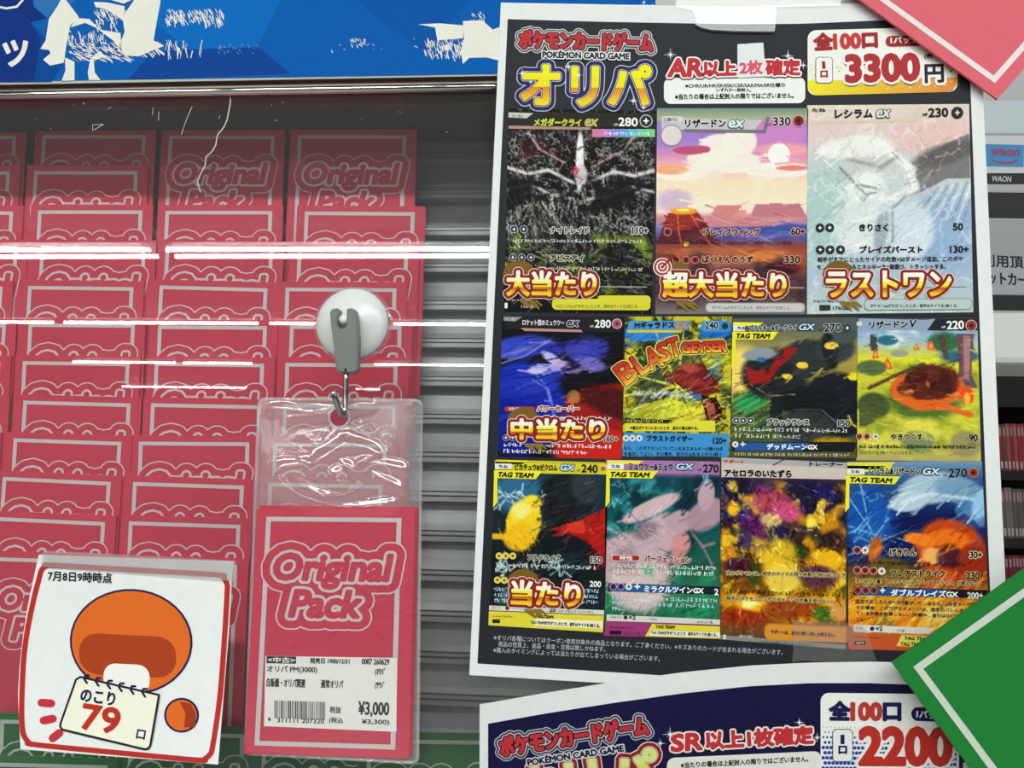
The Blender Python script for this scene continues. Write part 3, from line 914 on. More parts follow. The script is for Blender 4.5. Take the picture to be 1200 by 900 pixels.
def finish(A, P, label):
    s_ = (A.c - 118) * 1.12 + 114; g_ = s_.mean(2, keepdims=True); A.c = np.clip(g_ + (s_ - g_) * 1.15, 4, 250)
    o = A.build('printed_card', M1, 2, None, P); fpart(o); o['label'] = label; return o


# 1 black and white card
A = Art([(596, 127), (769, 130.5), (763.5, 368.5), (590.8, 365.5)], 150, 205, '#17171A', seed=1)
A.veins(7, '#8E8C86', .022, .8); A.veins(12, '#B9B7B0', .016, .7, (.0, .12, 1, .55))
A.rays(.5, .3, 30, '#A39F98', .2, .5, .12, .8)
A.blob(.5, .3, .30, .16, '#0C0C0E', .5); A.mottle(5, '#5C2528', .52, .75, .7, (.0, .1, 1, .3)); A.veins(8, '#C7C4BC', .02, .7, (0, .1, 1, .36))
for s in (-1, 1):
    A.line([(.5 + s * .05, .36), (.5 + s * .22, .3), (.5 + s * .36, .32), (.5 + s * .5, .29)], .016, '#D8D6CF', .95, .6)
    A.line([(.5 + s * .12, .26), (.5 + s * .28, .2), (.5 + s * .36, .12)], .012, '#B99C98', .9, .7)
    A.line([(.5 + s * .05, .44), (.5 + s * .2, .42), (.5 + s * .34, .37), (.5 + s * .5, .40)], .014, '#D5D3CC', .85, .7)
A.blob(.49, .255, .03, .17, '#E9E8E6', .5); A.blob(.5, .32, .05, .06, '#C9BFC4', .5); A.blob(.46, .30, .025, .025, '#B7274A', .5)
A.mottle(6, '#8FA23A', .55, .75, .9, (0, .62, 1, .9)); A.veins(9, '#C9D65A', .02, .7, (0, .62, 1, .92)); A.veins(6, '#3E6A3A', .03, .6, (.4, .66, 1, .92))
for k in range(9): A.line([(.2, .42), (-.02 + .07 * k, .62 + .03 * (k % 3))], .006, '#A8A98E', .7)
A.veins(16, '#D0CEC6', .03, .8, (0, .12, 1, .62)); A.veins(10, '#DAD8D0', .03, .75, (.1, .38, .9, .6)); A.brush(500, .05, .005, 60, None, (0, .12, 1, .92)); A.mottle(9, '#0C0C0E', .5, .6, .8, (0, .34, 1, .5)); A.brush(260, .07, .004, 90, 75, (0, .45, .5, .75)); A.brush(200, .06, .006, 70, 10, (0, .66, 1, .9))
P = Print()
P.poly([(596, 131), (768, 133.5), (768, 150.5), (596, 147.5)], '#26241F', 3); P.poly([(596, 147.5), (692, 149.5), (692, 152.5), (596, 151)], '#B98F84', 4)
P.poly([(596, 132), (625, 133), (617, 139), (596, 138)], '#CFCBC4', 4); P.text('たね', 600, 138, 613, 138.3, 3.6, BLK, 5)
P.text('メガダークライ', 626, 148, 681, 148.6, 8.6, '#D3D44A', 5, bold=1, outline=((2.4, '#101010'),))
P.text('ex', 685, 148.2, 699, 148.4, 8, '#C9C070', 6, bold=1, italic=.2, outline=((2.4, '#6B5A20'),))
P.text('280', 725, 148, 747, 148.3, 9.6, WHT, 5, bold=.8); P.text('HP', 719.5, 148, 724, 148, 3, WHT, 5)
icon(P, 757, 142.3, 7.6)
for k, c_ in enumerate(('#D77F9E', '#C583C4', '#8D8AD6', '#6FA0D8', '#68BBD0', '#6CC9A0', '#7BD084')):
    P.poly([(694 + k * 10.5, 151.4), (704.5 + k * 10.5, 151.6), (704.5 + k * 10.5, 161), (694 + k * 10.5, 160.8)], c_, 3)
P.fine(706, 158.5, 766, 159, 4, '#F6F6F6', 4, 2)
icon(P, 602.5, 269, 4.6); icon(P, 613.8, 269, 4.6)
for x in (601, 611.6, 622.3): icon(P, x, 302, 4.4)
P.text('ナイトレイド', 645, 273.6, 690, 273.8, 7, BLK, 5, bold=.7, outline=((2.6, '#DADAD4'),)); P.text('110+', 741, 274.5, 759, 274.6, 8, BLK, 5, bold=.7, outline=((2.6, '#DADAD4'),))
P.text('アビスアイ', 645, 306, 684, 306.3, 7, BLK, 5, bold=.7, outline=((2.6, '#C9CBB0'),))
P.fine(602, 284, 755, 285, 4, '#E9E9E4', 5, 3); P.fine(602, 291, 612, 291, 4, '#E9E9E4', 5, 4); P.fine(634, 316, 756, 318, 4, '#DDE0C0', 5, 5)
P.poly([(703, 335.8), (758, 336.2), (758, 336.9), (703, 336.5)], '#CFCFC6', 5)
P.rrect(647, 350.5, 762, 363.5, 5, '#D9D33A', 5, sk=.008); P.rrect(700, 346.5, 762.5, 358, 5, '#D9D33A', 5.3)
P.text('メガシンカexがきぜつしたとき、相手はサイドを3枚とる。', 651, 361, 748, 361.6, 4.4, BLK, 6)
P.text('118/087', 611, 361, 628, 361, 3.6, WHT, 5); P.rrect(591.5, 355, 594.8, 361.5, .8, WHT, 5)
P.fine(594, 353, 625, 353, 2.4, '#C9C9C4', 5, 6)
prize(P, '大当たり', 590.5, 350, 703, 350.5, 33)
finish(A, P, 'printed card with white cracks on black')
# 2 sunset card
A = Art([(770, 127), (947, 127), (943.8, 368.3), (768, 368)], 150, 205, '#8E9C96', seed=2)
A.vgrad((0, '#7B8F86'), (.05, '#A8B08C'), (.07, '#9A86B8'), (.16, '#A184C4'), (.24, '#D69AB4'), (.30, '#EBC0B8'), (.36, '#EAD9BE'), (.44, '#F2DFC6'), (.5, '#EEDCD4'), (.53, '#C98E8E'), (.58, '#8A7FB0'), (.63, '#5D5A90'), (.67, '#8C4A40'), (.74, '#9C5A46'), (.8, '#6E4A48'), (.9, '#54403E'), (1, '#7F7A74'))
A.blob(.8, .12, .28, .09, '#C58CC0', .9); A.blob(.85, .2, .25, .04, '#E3A6B0', .8)
for q in ((.42, .2, .16, .08), (.55, .16, .12, .08), (.33, .25, .14, .06), (.5, .26, .2, .06), (.58, .1, .07, .05), (.15, .32, .2, .035), (.8, .3, .25, .04)): A.blob(*q[:4], '#F6E6DC', .25, 0, .95)
A.blob(.22, .205, .12, .022, '#B65C78', .25); A.blob(.3, .2, .06, .02, '#B65C78', .25); A.blob(.1, .3, .13, .025, '#E2A786', .4); A.blob(.9, .29, .12, .015, '#D88A84', .4)
A.blob(.81, .225, .075, .056, '#FBF3E8', .12)
A.mottle(4, '#F7EBD8', .5, .8, .6, (.02, .3, .98, .5)); A.blob(.12, .45, .14, .07, '#CDB8C8', .7)
A.poly([(.36, .52), (.40, .47), (.56, .47), (.6, .53)], '#C98B86'); A.poly([(.62, .53), (.66, .465), (.95, .46), (1, .53)], '#B98088'); A.poly([(.6, .53), (.6, .49), (.5, .52)], '#D79A84')
A.blob(.75, .585, .4, .03, '#4F5A9A', .5); A.blob(.5, .56, .4, .02, '#C58A86', .6)
A.poly([(.0, .66), (.08, .51), (.26, .49), (.44, .66)], '#5A2E38'); A.poly([(.08, .51), (.26, .49), (.32, .55), (.2, .6), (.05, .58)], '#8A3B34'); A.blob(.18, .5, .1, .018, '#F2A23A', .4); A.blob(.18, .495, .05, .008, '#FBE38A', .4)
for p in ([(.14, .51), (.15, .6), (.17, .66)], [(.22, .5), (.28, .58), (.36, .66), (.46, .7)]): A.line(p, .008, '#E8864A', .9)
A.blob(.5, .7, .5, .03, '#A66850', .6); A.blob(.75, .72, .25, .03, '#C98050', .6); A.mottle(5, '#3F2F3A', .5, .7, .8, (0, .7, 1, .95)); A.blob(.85, .78, .12, .04, '#4A1F22', .5); A.blob(.2, .66, .02, .012, '#F5C93A', .3)
A.brush(60, .10, .010, 12, 0, (0, .15, 1, .5)); A.brush(260, .08, .007, 34, 0, (0, .52, 1, .92), 20)
P = Print()
P.poly([(775, 138), (894, 141), (884, 152), (775, 152)], '#C9C4CC', 3); P.poly([(802, 151.5), (894, 152.5), (898, 137), (902, 137), (897, 156.5), (802, 155)], '#77757C', 3.3)
P.disc(786.8, 159, 13, '#9A9A9C', 4); P.disc(786.8, 159, 11.6, '#E2D6D2', 4.3)
P.rrect(775.5, 136.5, 800, 143.5, 3, '#D8D6D0', 4); P.text('2進化', 777, 142.4, 794, 142.4, 4.2, BLK, 5)
P.text('リザードン', 803, 149.8, 850, 149.6, 9, BLK, 5, bold=1, outline=((2.6, '#E6E2E6'),)); P.text('ex', 853, 149.8, 870, 149.8, 8, '#DCEDE8', 6, bold=1, italic=.2, outline=((3, '#2A6A60'),))
P.text('330', 906, 147.6, 926, 147.4, 9.6, BLK, 5, bold=.8, outline=((2.4, '#E9DDE4'),)); P.text('HP', 899.5, 147.8, 904, 147.8, 3, BLK, 5); icon(P, 935.5, 142.3, 7, '#7E2420', '#E2A090', '#2A1414')
icon(P, 782.3, 272.2, 4.8, '#7E2420', '#E2A090', '#2A1414')
for x in (792.5, 803.8, 814.5): icon(P, x, 305, 4.6, '#7E2420', '#E2A090', '#2A1414')
P.text('ブレイブウイング', 824, 275.6, 890, 276, 7.4, BLK, 5, bold=.7, outline=((2.4, '#E0B0A0'),)); P.text('60+', 927, 275.6, 943, 275.8, 8, BLK, 5, bold=.7, outline=((2.4, '#D9A8B0'),))
P.text('ばくえんのうず', 823, 308.2, 882, 308.6, 7.8, BLK, 5, bold=.7, outline=((2.4, '#E0A88A'),)); P.text('330', 919, 308.4, 937, 308.6, 8, BLK, 5, bold=.7, outline=((2.4, '#D9A088'),))
P.fine(780, 286, 878, 287, 4, '#2A2024', 5, 7); P.text('100ダメージ追加。', 882, 286.6, 930, 287, 4.6, '#2A2024', 5); P.fine(818, 317.5, 934, 319, 4, '#2A2024', 5, 8)
P.rrect(826.5, 355, 943, 366.4, 5, '#AAA9A4', 5); P.rrect(828, 356.2, 941.5, 365.2, 4.4, '#C9C9C5', 5.4); P.text('ポケモンexがきぜつしたとき、相手はサイドを2枚とる。', 834, 362.8, 926, 363.2, 4.2, BLK, 6)
P.text('201/165', 792, 362.6, 812, 362.6, 3.6, BLK, 5); P.fine(775, 354.6, 801, 354.6, 2.4, '#2A2024', 5, 9)
P.poly([(925, 337), (942, 337.3), (942, 338), (925, 337.7)], '#E9D9CF', 5)
prize(P, '超大当たり', 773, 351.5, 925, 352, 33)
for k, (r_, c_) in enumerate(((11, '#F3E7E2'), (9.8, '#B3262C'), (7.4, '#F3E7E2'), (5.4, '#B3262C'), (3.2, '#F3E7E2'), (1.8, '#B3262C'))): P.disc(776, 313.5, r_, c_, 10 + k * .4)
P.stroke([(776, 313), (790, 300)], 2, '#8E2126', 13); P.stroke([(787, 298), (789, 301), (793, 302)], 1.6, '#8E2126', 13)
finish(A, P, 'printed card with a pink sunset and a volcano')
# 3 silver card
A = Art([(945.8, 123.5), (1135.5, 122), (1140.5, 366), (945.6, 368.3)], 155, 200, '#C2CCCA', seed=3)
A.vgrad((0, '#D9CFC0'), (.1, '#DCC8C4'), (.25, '#CCCBCB'), (.45, '#BFCBCB'), (.62, '#B7C6CC'), (.8, '#AEBCC6'), (1, '#B9C8C4'))
A.blob(.75, .15, .3, .12, '#DDBFB8', .9, op=.8); A.blob(.85, .62, .3, .25, '#93AAC8', .9, op=.8); A.blob(.1, .5, .25, .3, '#A8C4BE', .9, op=.6)
A.poly([(.62, .4), (.7, .26), (.85, .19), (1, .14), (1, .36), (.85, .36), (.7, .42), (.5, .47)], '#7E7C7C'); A.blob(.85, .24, .25, .06, '#6A6664', .7, -18)
A.line([(.1, .22), (.3, .18), (.5, .22), (.62, .3), (.66, .4), (.5, .46)], .04, '#E9EAE6', .95, .6); A.line([(.25, .26), (.45, .3), (.55, .25)], .02, '#8E8C8A', .8)
A.blob(.3, .2, .25, .06, '#E6E4DE', .5, -5); A.blob(.36, .42, .14, .12, '#E3E6E4', .5, 20); A.blob(.34, .58, .19, .15, '#D6DCDC', .4, 10); A.blob(.62, .6, .17, .16, '#CDD6DC', .4)
A.blob(.45, .6, .05, .14, '#8A949C', .8, 8, .7); A.line([(.52, .72), (.52, .5), (.6, .44)], .012, '#7F8890', .8); A.line([(.2, .3), (.3, .38), (.42, .4)], .012, '#7A7876', .9); A.line([(.24, .34), (.36, .43), (.42, .42)], .01, '#8A8886', .9)
for k in range(9): A.line([(.7 + .03 * k, .5 + .01 * k), (.8 + .03 * k, .4 - .005 * k)], .008, '#EEF1F0' if k % 2 else '#7C868E', .8)
for k in range(60): A.line([(.45 + .03 * k, .2 + .85), (.45 + .03 * k + .6, .35 - .12 + .3)], .003, '#8296B0', .35)
A.veins(6, '#EFF1EE', .03, .5); A.veins(9, '#8B9296', .02, .35, (0, .1, 1, .7))
A.brush(260, .07, .007, 22, -35, (.02, .14, 1, .8)); A.brush(90, .04, .005, 36, 60, (.1, .15, .8, .5))
P = Print()
P.poly([(1018, 141), (1068, 138), (1076, 124), (1082, 124), (1075, 143), (950, 145), (950, 142)], '#D8D0B4', 3)
P.text('たね', 951.5, 131.6, 967, 131.2, 4, BLK, 5, bold=.4); P.text('レシラム', 978.5, 138.8, 1022, 138.2, 9.4, BLK, 5, bold=1); P.text('ex', 1026, 138.2, 1041, 138, 8.6, '#DDE0DC', 6, bold=.9, italic=.25, outline=((2.8, BLK),))
P.text('230', 1088, 137.6, 1110.5, 137, 10, BLK, 5, bold=1); P.text('HP', 1081, 136.6, 1086.5, 136.4, 3.4, BLK, 5, bold=.3); icon(P, 1121.3, 132.6, 7, '#26262A', '#26262A', '#D6DAD6')
for x, y in ((960.5, 267.4), (972, 267.2), (960.8, 293), (972.2, 293), (984.6, 293)): icon(P, x, y, 5.2, '#26262A', '#26262A', '#E6EAE8')
P.text('きりさく', 1007, 271, 1040, 271, 8, BLK, 5, bold=.8); P.text('50', 1116.5, 270, 1128, 270, 8, BLK, 5, bold=.8); P.text('ブレイズバースト', 1007.5, 296.4, 1080.5, 296.4, 7.6, BLK, 5, bold=.9); P.text('130+', 1113, 296.4, 1134.5, 296.4, 7.8, BLK, 5, bold=.8)
P.text('相手がすでにとったサイドの枚数×50ダメージ追加。このポケ', 957.5, 307.6, 1128, 306.6, 6.2, '#26282C', 5, bold=.3); P.text('モンについているエネルギーを1個選び、トラッシュする。', 957.5, 316.2, 1108, 315.4, 5.8, '#26282C', 5, bold=.3)
P.poly([(1066, 337), (1132, 336), (1132, 336.6), (1066, 337.6)], '#7F8B8C', 5)
P.rrect(1012, 350, 1139, 363.6, 5.5, '#7E9490', 5, sk=-.008); P.rrect(1013, 351, 1138, 362.6, 5, '#BCCBC6', 5.4, sk=-.008); P.text('ポケモンexがきぜつしたとき、相手はサイドを2枚とる。', 1019.5, 361, 1122, 360.6, 4.4, BLK, 6, bold=.2)
P.text('174/086', 976, 363.6, 997, 363.4, 4.4, BLK, 5, bold=.2); P.rrect(960, 357.6, 973, 364, .8, '#2E3434', 5); P.fine(953.5, 354.6, 991, 354.6, 3.2, BLK, 5, 10)
prize(P, 'ラストワン', 964.5, 351.5, 1118, 351, 34)
finish(A, P, 'printed card in pale silver tones')
# 4 blue sweeps over a red disc
A = Art([(588.3, 370), (731, 372), (728.5, 538), (584, 535)], 120, 140, '#14141C', seed=4)
A.blob(.95, .78, .55, .32, '#8E2A26', .1); A.blob(1.0, .62, .45, .12, '#3A1A1E', .6, 20, .8); A.blob(.8, .95, .4, .18, '#B5332C', .4)
A.blob(.22, .62, .34, .34, '#24359A', .35, -12); A.blob(.14, .78, .3, .25, '#1B2A86', .5); A.blob(.3, .45, .26, .12, '#2F3F9E', .5, -25); A.blob(.16, .22, .3, .09, '#3D4CA8', .5, -10); A.blob(.38, .22, .16, .06, '#2D3690', .6, 15)
A.blob(.42, .3, .13, .035, '#B9B4DC', .6, 38); A.line([(.0, .29), (.18, .24), (.36, .18)], .03, '#8E95CE', .8); A.blob(.3, .38, .1, .035, '#C6BEE0', .7, -10); A.blob(.48, .35, .1, .04, '#B0A2D0', .6, -18); A.line([(.28, .4), (.38, .5), (.44, .7)], .014, '#A7B0E0', .8)
A.blob(.66, .24, .16, .09, '#4A4FA6', .4, 20, .9); A.blob(.74, .33, .14, .06, '#7E74B8', .6, 22, .9); A.blob(.8, .22, .1, .08, '#3F459A', .7); A.line([(.45, .42), (.35, .5)], .03, '#3342A0', .7)
A.blob(.6, .57, .06, .06, '#C9A866', .5, op=.55); A.mottle(5, '#5A5FB6', .55, .8, .4, (0, .12, .8, .6))
A.brush(220, .10, .010, 26, -15, (0, .12, .95, .75)); A.line([(.0, .34), (.2, .28), (.4, .17)], .008, '#C9CCEA', .8); A.line([(.26, .45), (.4, .52), (.46, .72), (.42, .85)], .007, '#9AA4E0', .8); A.line([(.5, .4), (.62, .38), (.78, .36)], .007, '#D9A8C0', .8)
P = Print()
P.poly([(592, 370), (730, 372), (729, 390), (590, 386)], '#1C1B22', 3); P.poly([(610, 384.5), (681, 386.5), (683, 389.5), (615, 388)], '#B98A80', 4); P.poly([(590, 371), (612, 371.5), (604, 377), (590, 376)], '#7E8A80', 4); P.text('たね', 592, 375.6, 605, 375.8, 3.2, '#D9DCD6', 5)
P.text('ロケット団のミュウツー', 612.5, 381.4, 661, 382, 6.6, '#E9E9EC', 5, bold=.3); P.text('ex', 664, 382.6, 677, 382.6, 6.4, '#26262C', 6, bold=.8, italic=.2, outline=((2.2, '#DADADF'),)); P.text('280', 697, 384, 715.5, 384.2, 9, WHT, 5, bold=.5); P.text('HP', 691.5, 384, 695.5, 384, 2.8, WHT, 5); icon(P, 723, 379.6, 6, '#A85870', '#E9C0C8', '#4A2030')
P.rrect(591, 476.6, 627, 482.4, 2.6, '#A5322E', 5); P.text('特性', 596, 481.6, 610, 481.6, 4.4, WHT, 6); P.text('パワーセーバー', 629.5, 482, 678.5, 482, 6.4, '#A5322E', 5, bold=.7, outline=((2.4, '#EBD8D0'),))
P.fine(592, 489, 596, 489, 4, WHT, 5, 11); P.fine(640, 491, 720, 492.5, 4.4, WHT, 5, 12); P.fine(590, 523, 720, 525.6, 4.8, WHT, 5, 13); P.fine(590, 530.4, 690, 532.8, 4.8, WHT, 5, 14)
P.text('160+', 708, 517.6, 724, 517.6, 6.4, BLK, 5, bold=.4, outline=((1.8, '#E0C0B8'),)); icon(P, 593, 513, 4, '#5A2F4A', '#B0A0B8'); icon(P, 601, 513, 4, '#5A2F4A', '#B0A0B8')
prize(P, '中当たり', 595.5, 517.5, 713, 518, 27.5)
finish(A, P, 'printed card with blue sweeps over a red disc')
# 5 yellow bursts
A = Art([(733, 371), (858, 371), (855, 535.5), (729, 535)], 110, 140, '#3C4A30', seed=5)
A.mottle(4, '#C4B93C', .42, .62, .95); A.veins(5, '#1E2418', .06, .9); A.veins(7, '#E8E66A', .03, .8); A.mottle(5, '#3F77B0', .6, .72, .9, (.6, .05, 1, .6)); A.blob(.2, .12, .3, .06, '#3A7FBE', .4); A.blob(.85, .1, .18, .06, '#2E6FB6', .4)
for k in range(14): A.line([(.5, .5), (.5 + .7 * math.cos(k * .46 + .2), .5 + .5 * math.sin(k * .46 + .2))], .02, ('#E6E03A', '#F0F07A', '#2A2E20')[k % 3], .8, .6, True)
A.poly([(.4, .42), (.55, .33), (.72, .33), (.86, .45), (.92, .52), (.78, .57), (.55, .52)], '#6E2C28'); A.poly([(.42, .44), (.62, .4), (.8, .5), (.6, .5)], '#8A3A34'); A.blob(.62, .37, .1, .04, '#A5524A', .6, 20)
A.poly([(.72, .56), (.86, .58), (.93, .66), (.9, .74), (.78, .74)], '#2A1614'); A.poly([(.76, .6), (.84, .62), (.88, .72), (.8, .73)], '#B5685A', .9)
A.line([(.7, .3), (.85, .47)], .015, '#3A1A16'); A.line([(.95, .38), (.86, .48)], .016, '#5A241E'); A.poly([(.02, .66), (.4, .58), (.75, .66), (.7, .76), (.02, .72)], '#D9D650', .7); A.line([(.1, .55), (.35, .54), (.62, .57)], .03, '#C9CFD0', .8, .6)
A.brush(380, .10, .008, 70, -30, (0, .12, 1, .75), 40)
P = Print()
P.poly([(737, 376), (808, 376), (806, 387), (735, 387)], '#4B93C4', 3); P.poly([(735, 387), (800, 387), (798, 390), (735, 390)], '#D5C13A', 3.4)
P.text('Mギャラドス', 744, 385, 790, 384.6, 7.4, BLK, 5, bold=.8); P.text('EX', 792, 385.4, 805, 385.4, 7, '#D98A2A', 5, bold=.8); P.rrect(822, 376, 856, 389, 4, '#3F8CC6', 3); P.text('240', 826.5, 385.6, 841, 385.4, 8, BLK, 5, bold=.7, outline=((2, '#BFD8E6'),)); icon(P, 849.3, 382.4, 4.6, '#1E3A5A', '#4B93C4', '#16202C')
for ch, x, y, h_, wd_, an in (('B', 734, 452, 25, 19, 38), ('L', 752, 440, 24, 13, 36), ('A', 763, 434, 24, 16, 24), ('S', 776, 425, 22, 12, 20), ('T', 787, 420, 22, 12, 16), ('GEYSER', 799, 414, 12, 52, 2)):
    a_ = math.radians(an)
    P.text(ch, x, y, x + wd_ * math.cos(a_), y - wd_ * math.sin(a_), h_, '#C93A2A', 6, bold=1.6, outline=((6, '#E9E25A'), (4, '#7A1E18')), bands=((1, '#B8322A'), (.75, '#CC4A2C'), (.5, '#DD7030'), (.25, '#EBA03A'), (.1, '#F0C548')))
P.poly([(733, 491), (788, 492), (782, 496), (733, 495)], '#1E1E1A', 4); P.fine(735, 494.6, 778, 495, 3, '#E0DA80', 5, 15); P.poly([(732, 496), (786, 496.5), (792, 492.5), (838, 493), (838, 506), (732, 505)], '#E0D63C', 4); P.text('M進化ポケモンになったとき、自分の番は終わる。', 738.5, 503.6, 818, 504, 4.4, BLK, 6, bold=.2)
P.poly([(731, 507), (854.5, 508.5), (854, 535), (729.5, 534.5)], '#3E8FCC', 3.6)
for x in (733.5, 741, 749): icon(P, x, 513.6, 3.7, '#D9DCDC', '#E9ECEC', '#26262A')
P.text('ブラストガイザー', 757.5, 517, 811.5, 517.6, 6.6, BLK, 5, bold=.8); P.text('120+', 835.5, 520, 851, 520, 6.8, BLK, 5, bold=.7)
P.text('なら、このポケモンについている水エネルギーの数×20ダ', 731, 527.4, 847, 528.8, 4.9, '#14202C', 5, bold=.2); P.text('を追加してよい。その場合、自分の山札を上から2枚ト', 731, 534, 846, 534.6, 4.5, '#14202C', 5, bold=.2)
finish(A, P, 'printed card with yellow bursts and slanted red lettering')
# 6 dark grey masses
A = Art([(859, 373), (1005, 372), (1004.3, 537), (856, 535)], 120, 140, '#4A5048', seed=6)
A.vgrad((0, '#56605A'), (.3, '#A8985A'), (.5, '#7E7A3E'), (.7, '#3E5A3A'), (1, '#5E5A2A')); A.blob(.05, .4, .25, .25, '#E3CC7A', .8); A.mottle(5, '#2E4A30', .5, .7, .8, (0, .5, .4, .8)); A.blob(.15, .6, .16, .08, '#2E8A5A', .6, -30)
for k in range(8): A.line([(.0, .5 + .05 * k), (.4, .3 + .05 * k)], .012, '#E0CE6A', .5)
A.blob(.35, .4, .3, .2, '#2B2F30', .3, -10); A.blob(.6, .3, .22, .16, '#363B3C', .3, 15); A.blob(.82, .22, .18, .12, '#3C4446', .5); A.blob(.22, .26, .16, .05, '#8C969A', .5, -8); A.blob(.9, .12, .12, .08, '#4B5552', .6)
A.poly([(.1, .34), (.2, .39), (.25, .36), (.28, .4), (.36, .27), (.4, .29), (.42, .2), (.52, .22), (.45, .3), (.35, .38), (.3, .46), (.14, .48)], '#8E2A2C'); A.blob(.23, .3, .04, .02, '#3E6FA6', .4)
A.blob(.85, .62, .3, .25, '#23272E', .25, -20); A.blob(.6, .6, .3, .12, '#1E2224', .4, 8); A.blob(.6, .78, .25, .14, '#3A3F3E', .5); A.poly([(.32, .5), (.42, .5), (.4, .74), (.3, .74)], '#242829')
A.blob(.46, .42, .06, .12, '#2A2E30', .4, -8); A.blob(.78, .24, .07, .15, '#262A2C', .4, -8)
for q in ((.56, .34, .05, .026, 4), (.79, .2, .06, .028, -6), (.44, .42, .045, .02, 10)): A.blob(q[0], q[1], q[2], q[3], '#E0C254', .25, q[4])
A.line([(.62, .45), (.72, .36), (.68, .42)], .012, '#C9B04A', .9); A.blob(.97, .42, .05, .03, '#E6C93E', .25); A.line([(.93, .7), (.96, .76), (1, .78)], .016, '#E0C93E', .95); A.blob(.8, .9, .2, .06, '#A8862A', .7); A.mottle(6, '#C9A23A', .6, .75, .8, (.5, .8, 1, .95))
A.brush(240, .08, .007, 26, -30, (0, .12, 1, .92)); A.line([(.15, .48), (.3, .56), (.5, .55)], .006, '#A8A890', .9); A.line([(.5, .66), (.72, .66), (.9, .8)], .006, '#8E948E', .9); A.brush(90, .06, .006, 60, -30, (0, .45, .35, .8), 40)
P = Print()
P.poly([(859, 374), (1004, 373), (1004, 388), (859, 389)], '#4F5855', 2.6); tagteam(P, None, 861, 396.6, 903, 396.6, 873)
P.text('ブラッキー&ダークライ', 878, 388.4, 933, 387.6, 7, BLK, 5, bold=.6, outline=((1.8, '#C9CEC9'),)); P.text('GX', 935.5, 387, 953, 386.8, 6.8, '#BFE0F0', 6, bold=.8, italic=.25, outline=((2.6, '#16202C'),)); P.text('270', 965.5, 389, 985, 388.6, 8.8, BLK, 5, bold=.8, outline=((2, '#C9CEC9'),)); P.text('HP', 959, 388.8, 963.5, 388.8, 2.8, BLK, 5); icon(P, 992.5, 384.6, 4.8, '#2A3436', '#4A5658')
for x in (862.5, 870.6, 879.4): icon(P, x, 493, 4, '#1E2A30', '#D0D6D6')
P.text('ブラックランス', 899, 498, 947.5, 498.2, 7, BLK, 5, bold=.6, outline=((2.4, '#CACDC4'),)); P.text('150', 981.5, 499.6, 995.5, 499.6, 7, BLK, 5, bold=.6, outline=((2, '#C9CCC4'),))
P.fine(860, 505, 995, 507, 4.8, '#E6E8E2', 5, 16); P.fine(860, 512.4, 940, 514, 4.8, '#E6E8E2', 5, 17)
P.poly([(858.5, 517.6), (1001, 518), (1003.5, 520), (1000, 529.6), (857.5, 528.6)], '#16181E', 4); P.poly([(862, 518.6), (948, 519), (940, 528.4), (861, 528.2)], '#24559A', 4.4); P.text('デッドムーンGX', 898.5, 526.8, 957.5, 527, 6.6, WHT, 6, bold=.7); P.text('+', 867.5, 523, 873, 523, 5, WHT, 6, bold=.6); icon(P, 861.5, 520.8, 3.6, '#D9DCDC', '#E9ECEC', '#26262A'); P.fine(860, 533.6, 995, 535, 3.6, '#C9CFC9', 5, 18)
finish(A, P, 'printed card with dark grey masses and gold bands')
# 7 meadow
A = Art([(1005, 370), (1145, 370), (1149.5, 541), (1003, 539.5)], 120, 142, '#B9B04A', seed=7)
A.vgrad((0, '#26282C'), (.08, '#8AA8C4'), (.18, '#A8BCC4'), (.24, '#B9BE7A'), (.3, '#D5CF4A'), (.5, '#B9BA48'), (.65, '#C4C24E'), (.85, '#C9C45E'), (1, '#A8A06A'))
A.mottle(5, '#E9EEF0', .5, .7, .8, (0, .08, .6, .22)); A.mottle(5, '#7E8C34', .5, .7, .7, (0, .3, 1, .95)); A.blob(.25, .17, .1, .04, '#3E6F7A', .5); A.blob(.72, .18, .16, .08, '#3E6A48', .6); A.blob(.85, .28, .2, .05, '#3C6A7A', .7)
A.poly([(.1, .13), (.16, .13), (.17, .24), (.11, .24)], '#4A4A52'); A.poly([(.66, .13), (.72, .13), (.76, .3), (.72, .3)], '#5A4640'); A.poly([(.82, .12), (.97, .12), (.94, .4), (.99, .5), (.8, .5), (.84, .36)], '#6A5658'); A.poly([(.88, .14), (.94, .14), (.92, .45), (.88, .42)], '#A87E84')
for u, v, s_ in ((.15, .26, .03), (.25, .33, .042), (.49, .21, .025), (.61, .2, .035)): A.poly([(u - s_, v + s_), (u - s_ * .6, v - s_ * .2), (u, v - s_), (u + s_ * .6, v - s_ * .2), (u + s_, v + s_)], '#D2623A'); A.blob(u, v + s_ * .3, s_ * .5, s_ * .6, '#E9A25A', .6)
A.blob(.12, .36, .14, .06, '#5E6E4A', .4); A.blob(.35, .26, .08, .03, '#9A9E88', .4); A.blob(.14, .62, .15, .1, '#4A5638', .4, 25); A.poly([(.02, .6), (.2, .64), (.14, .74), (.02, .78)], '#545E3C')
A.blob(.55, .58, .36, .16, '#5A7038', .6); A.blob(.58, .5, .32, .14, '#C96A34', .12, -4); A.blob(.6, .46, .26, .12, '#5C3024', .22, -4, 1, .5); A.blob(.42, .5, .1, .06, '#6A3626', .4); A.line([(.32, .56), (.5, .63), (.75, .63), (.92, .68)], .035, '#CE6E38', 1, .3); A.mottle(9, '#3E2018', .5, .6, .7, (.38, .38, .82, .54)); A.mottle(8, '#E0A25A', .66, .74, .9, (.38, .36, .85, .54))
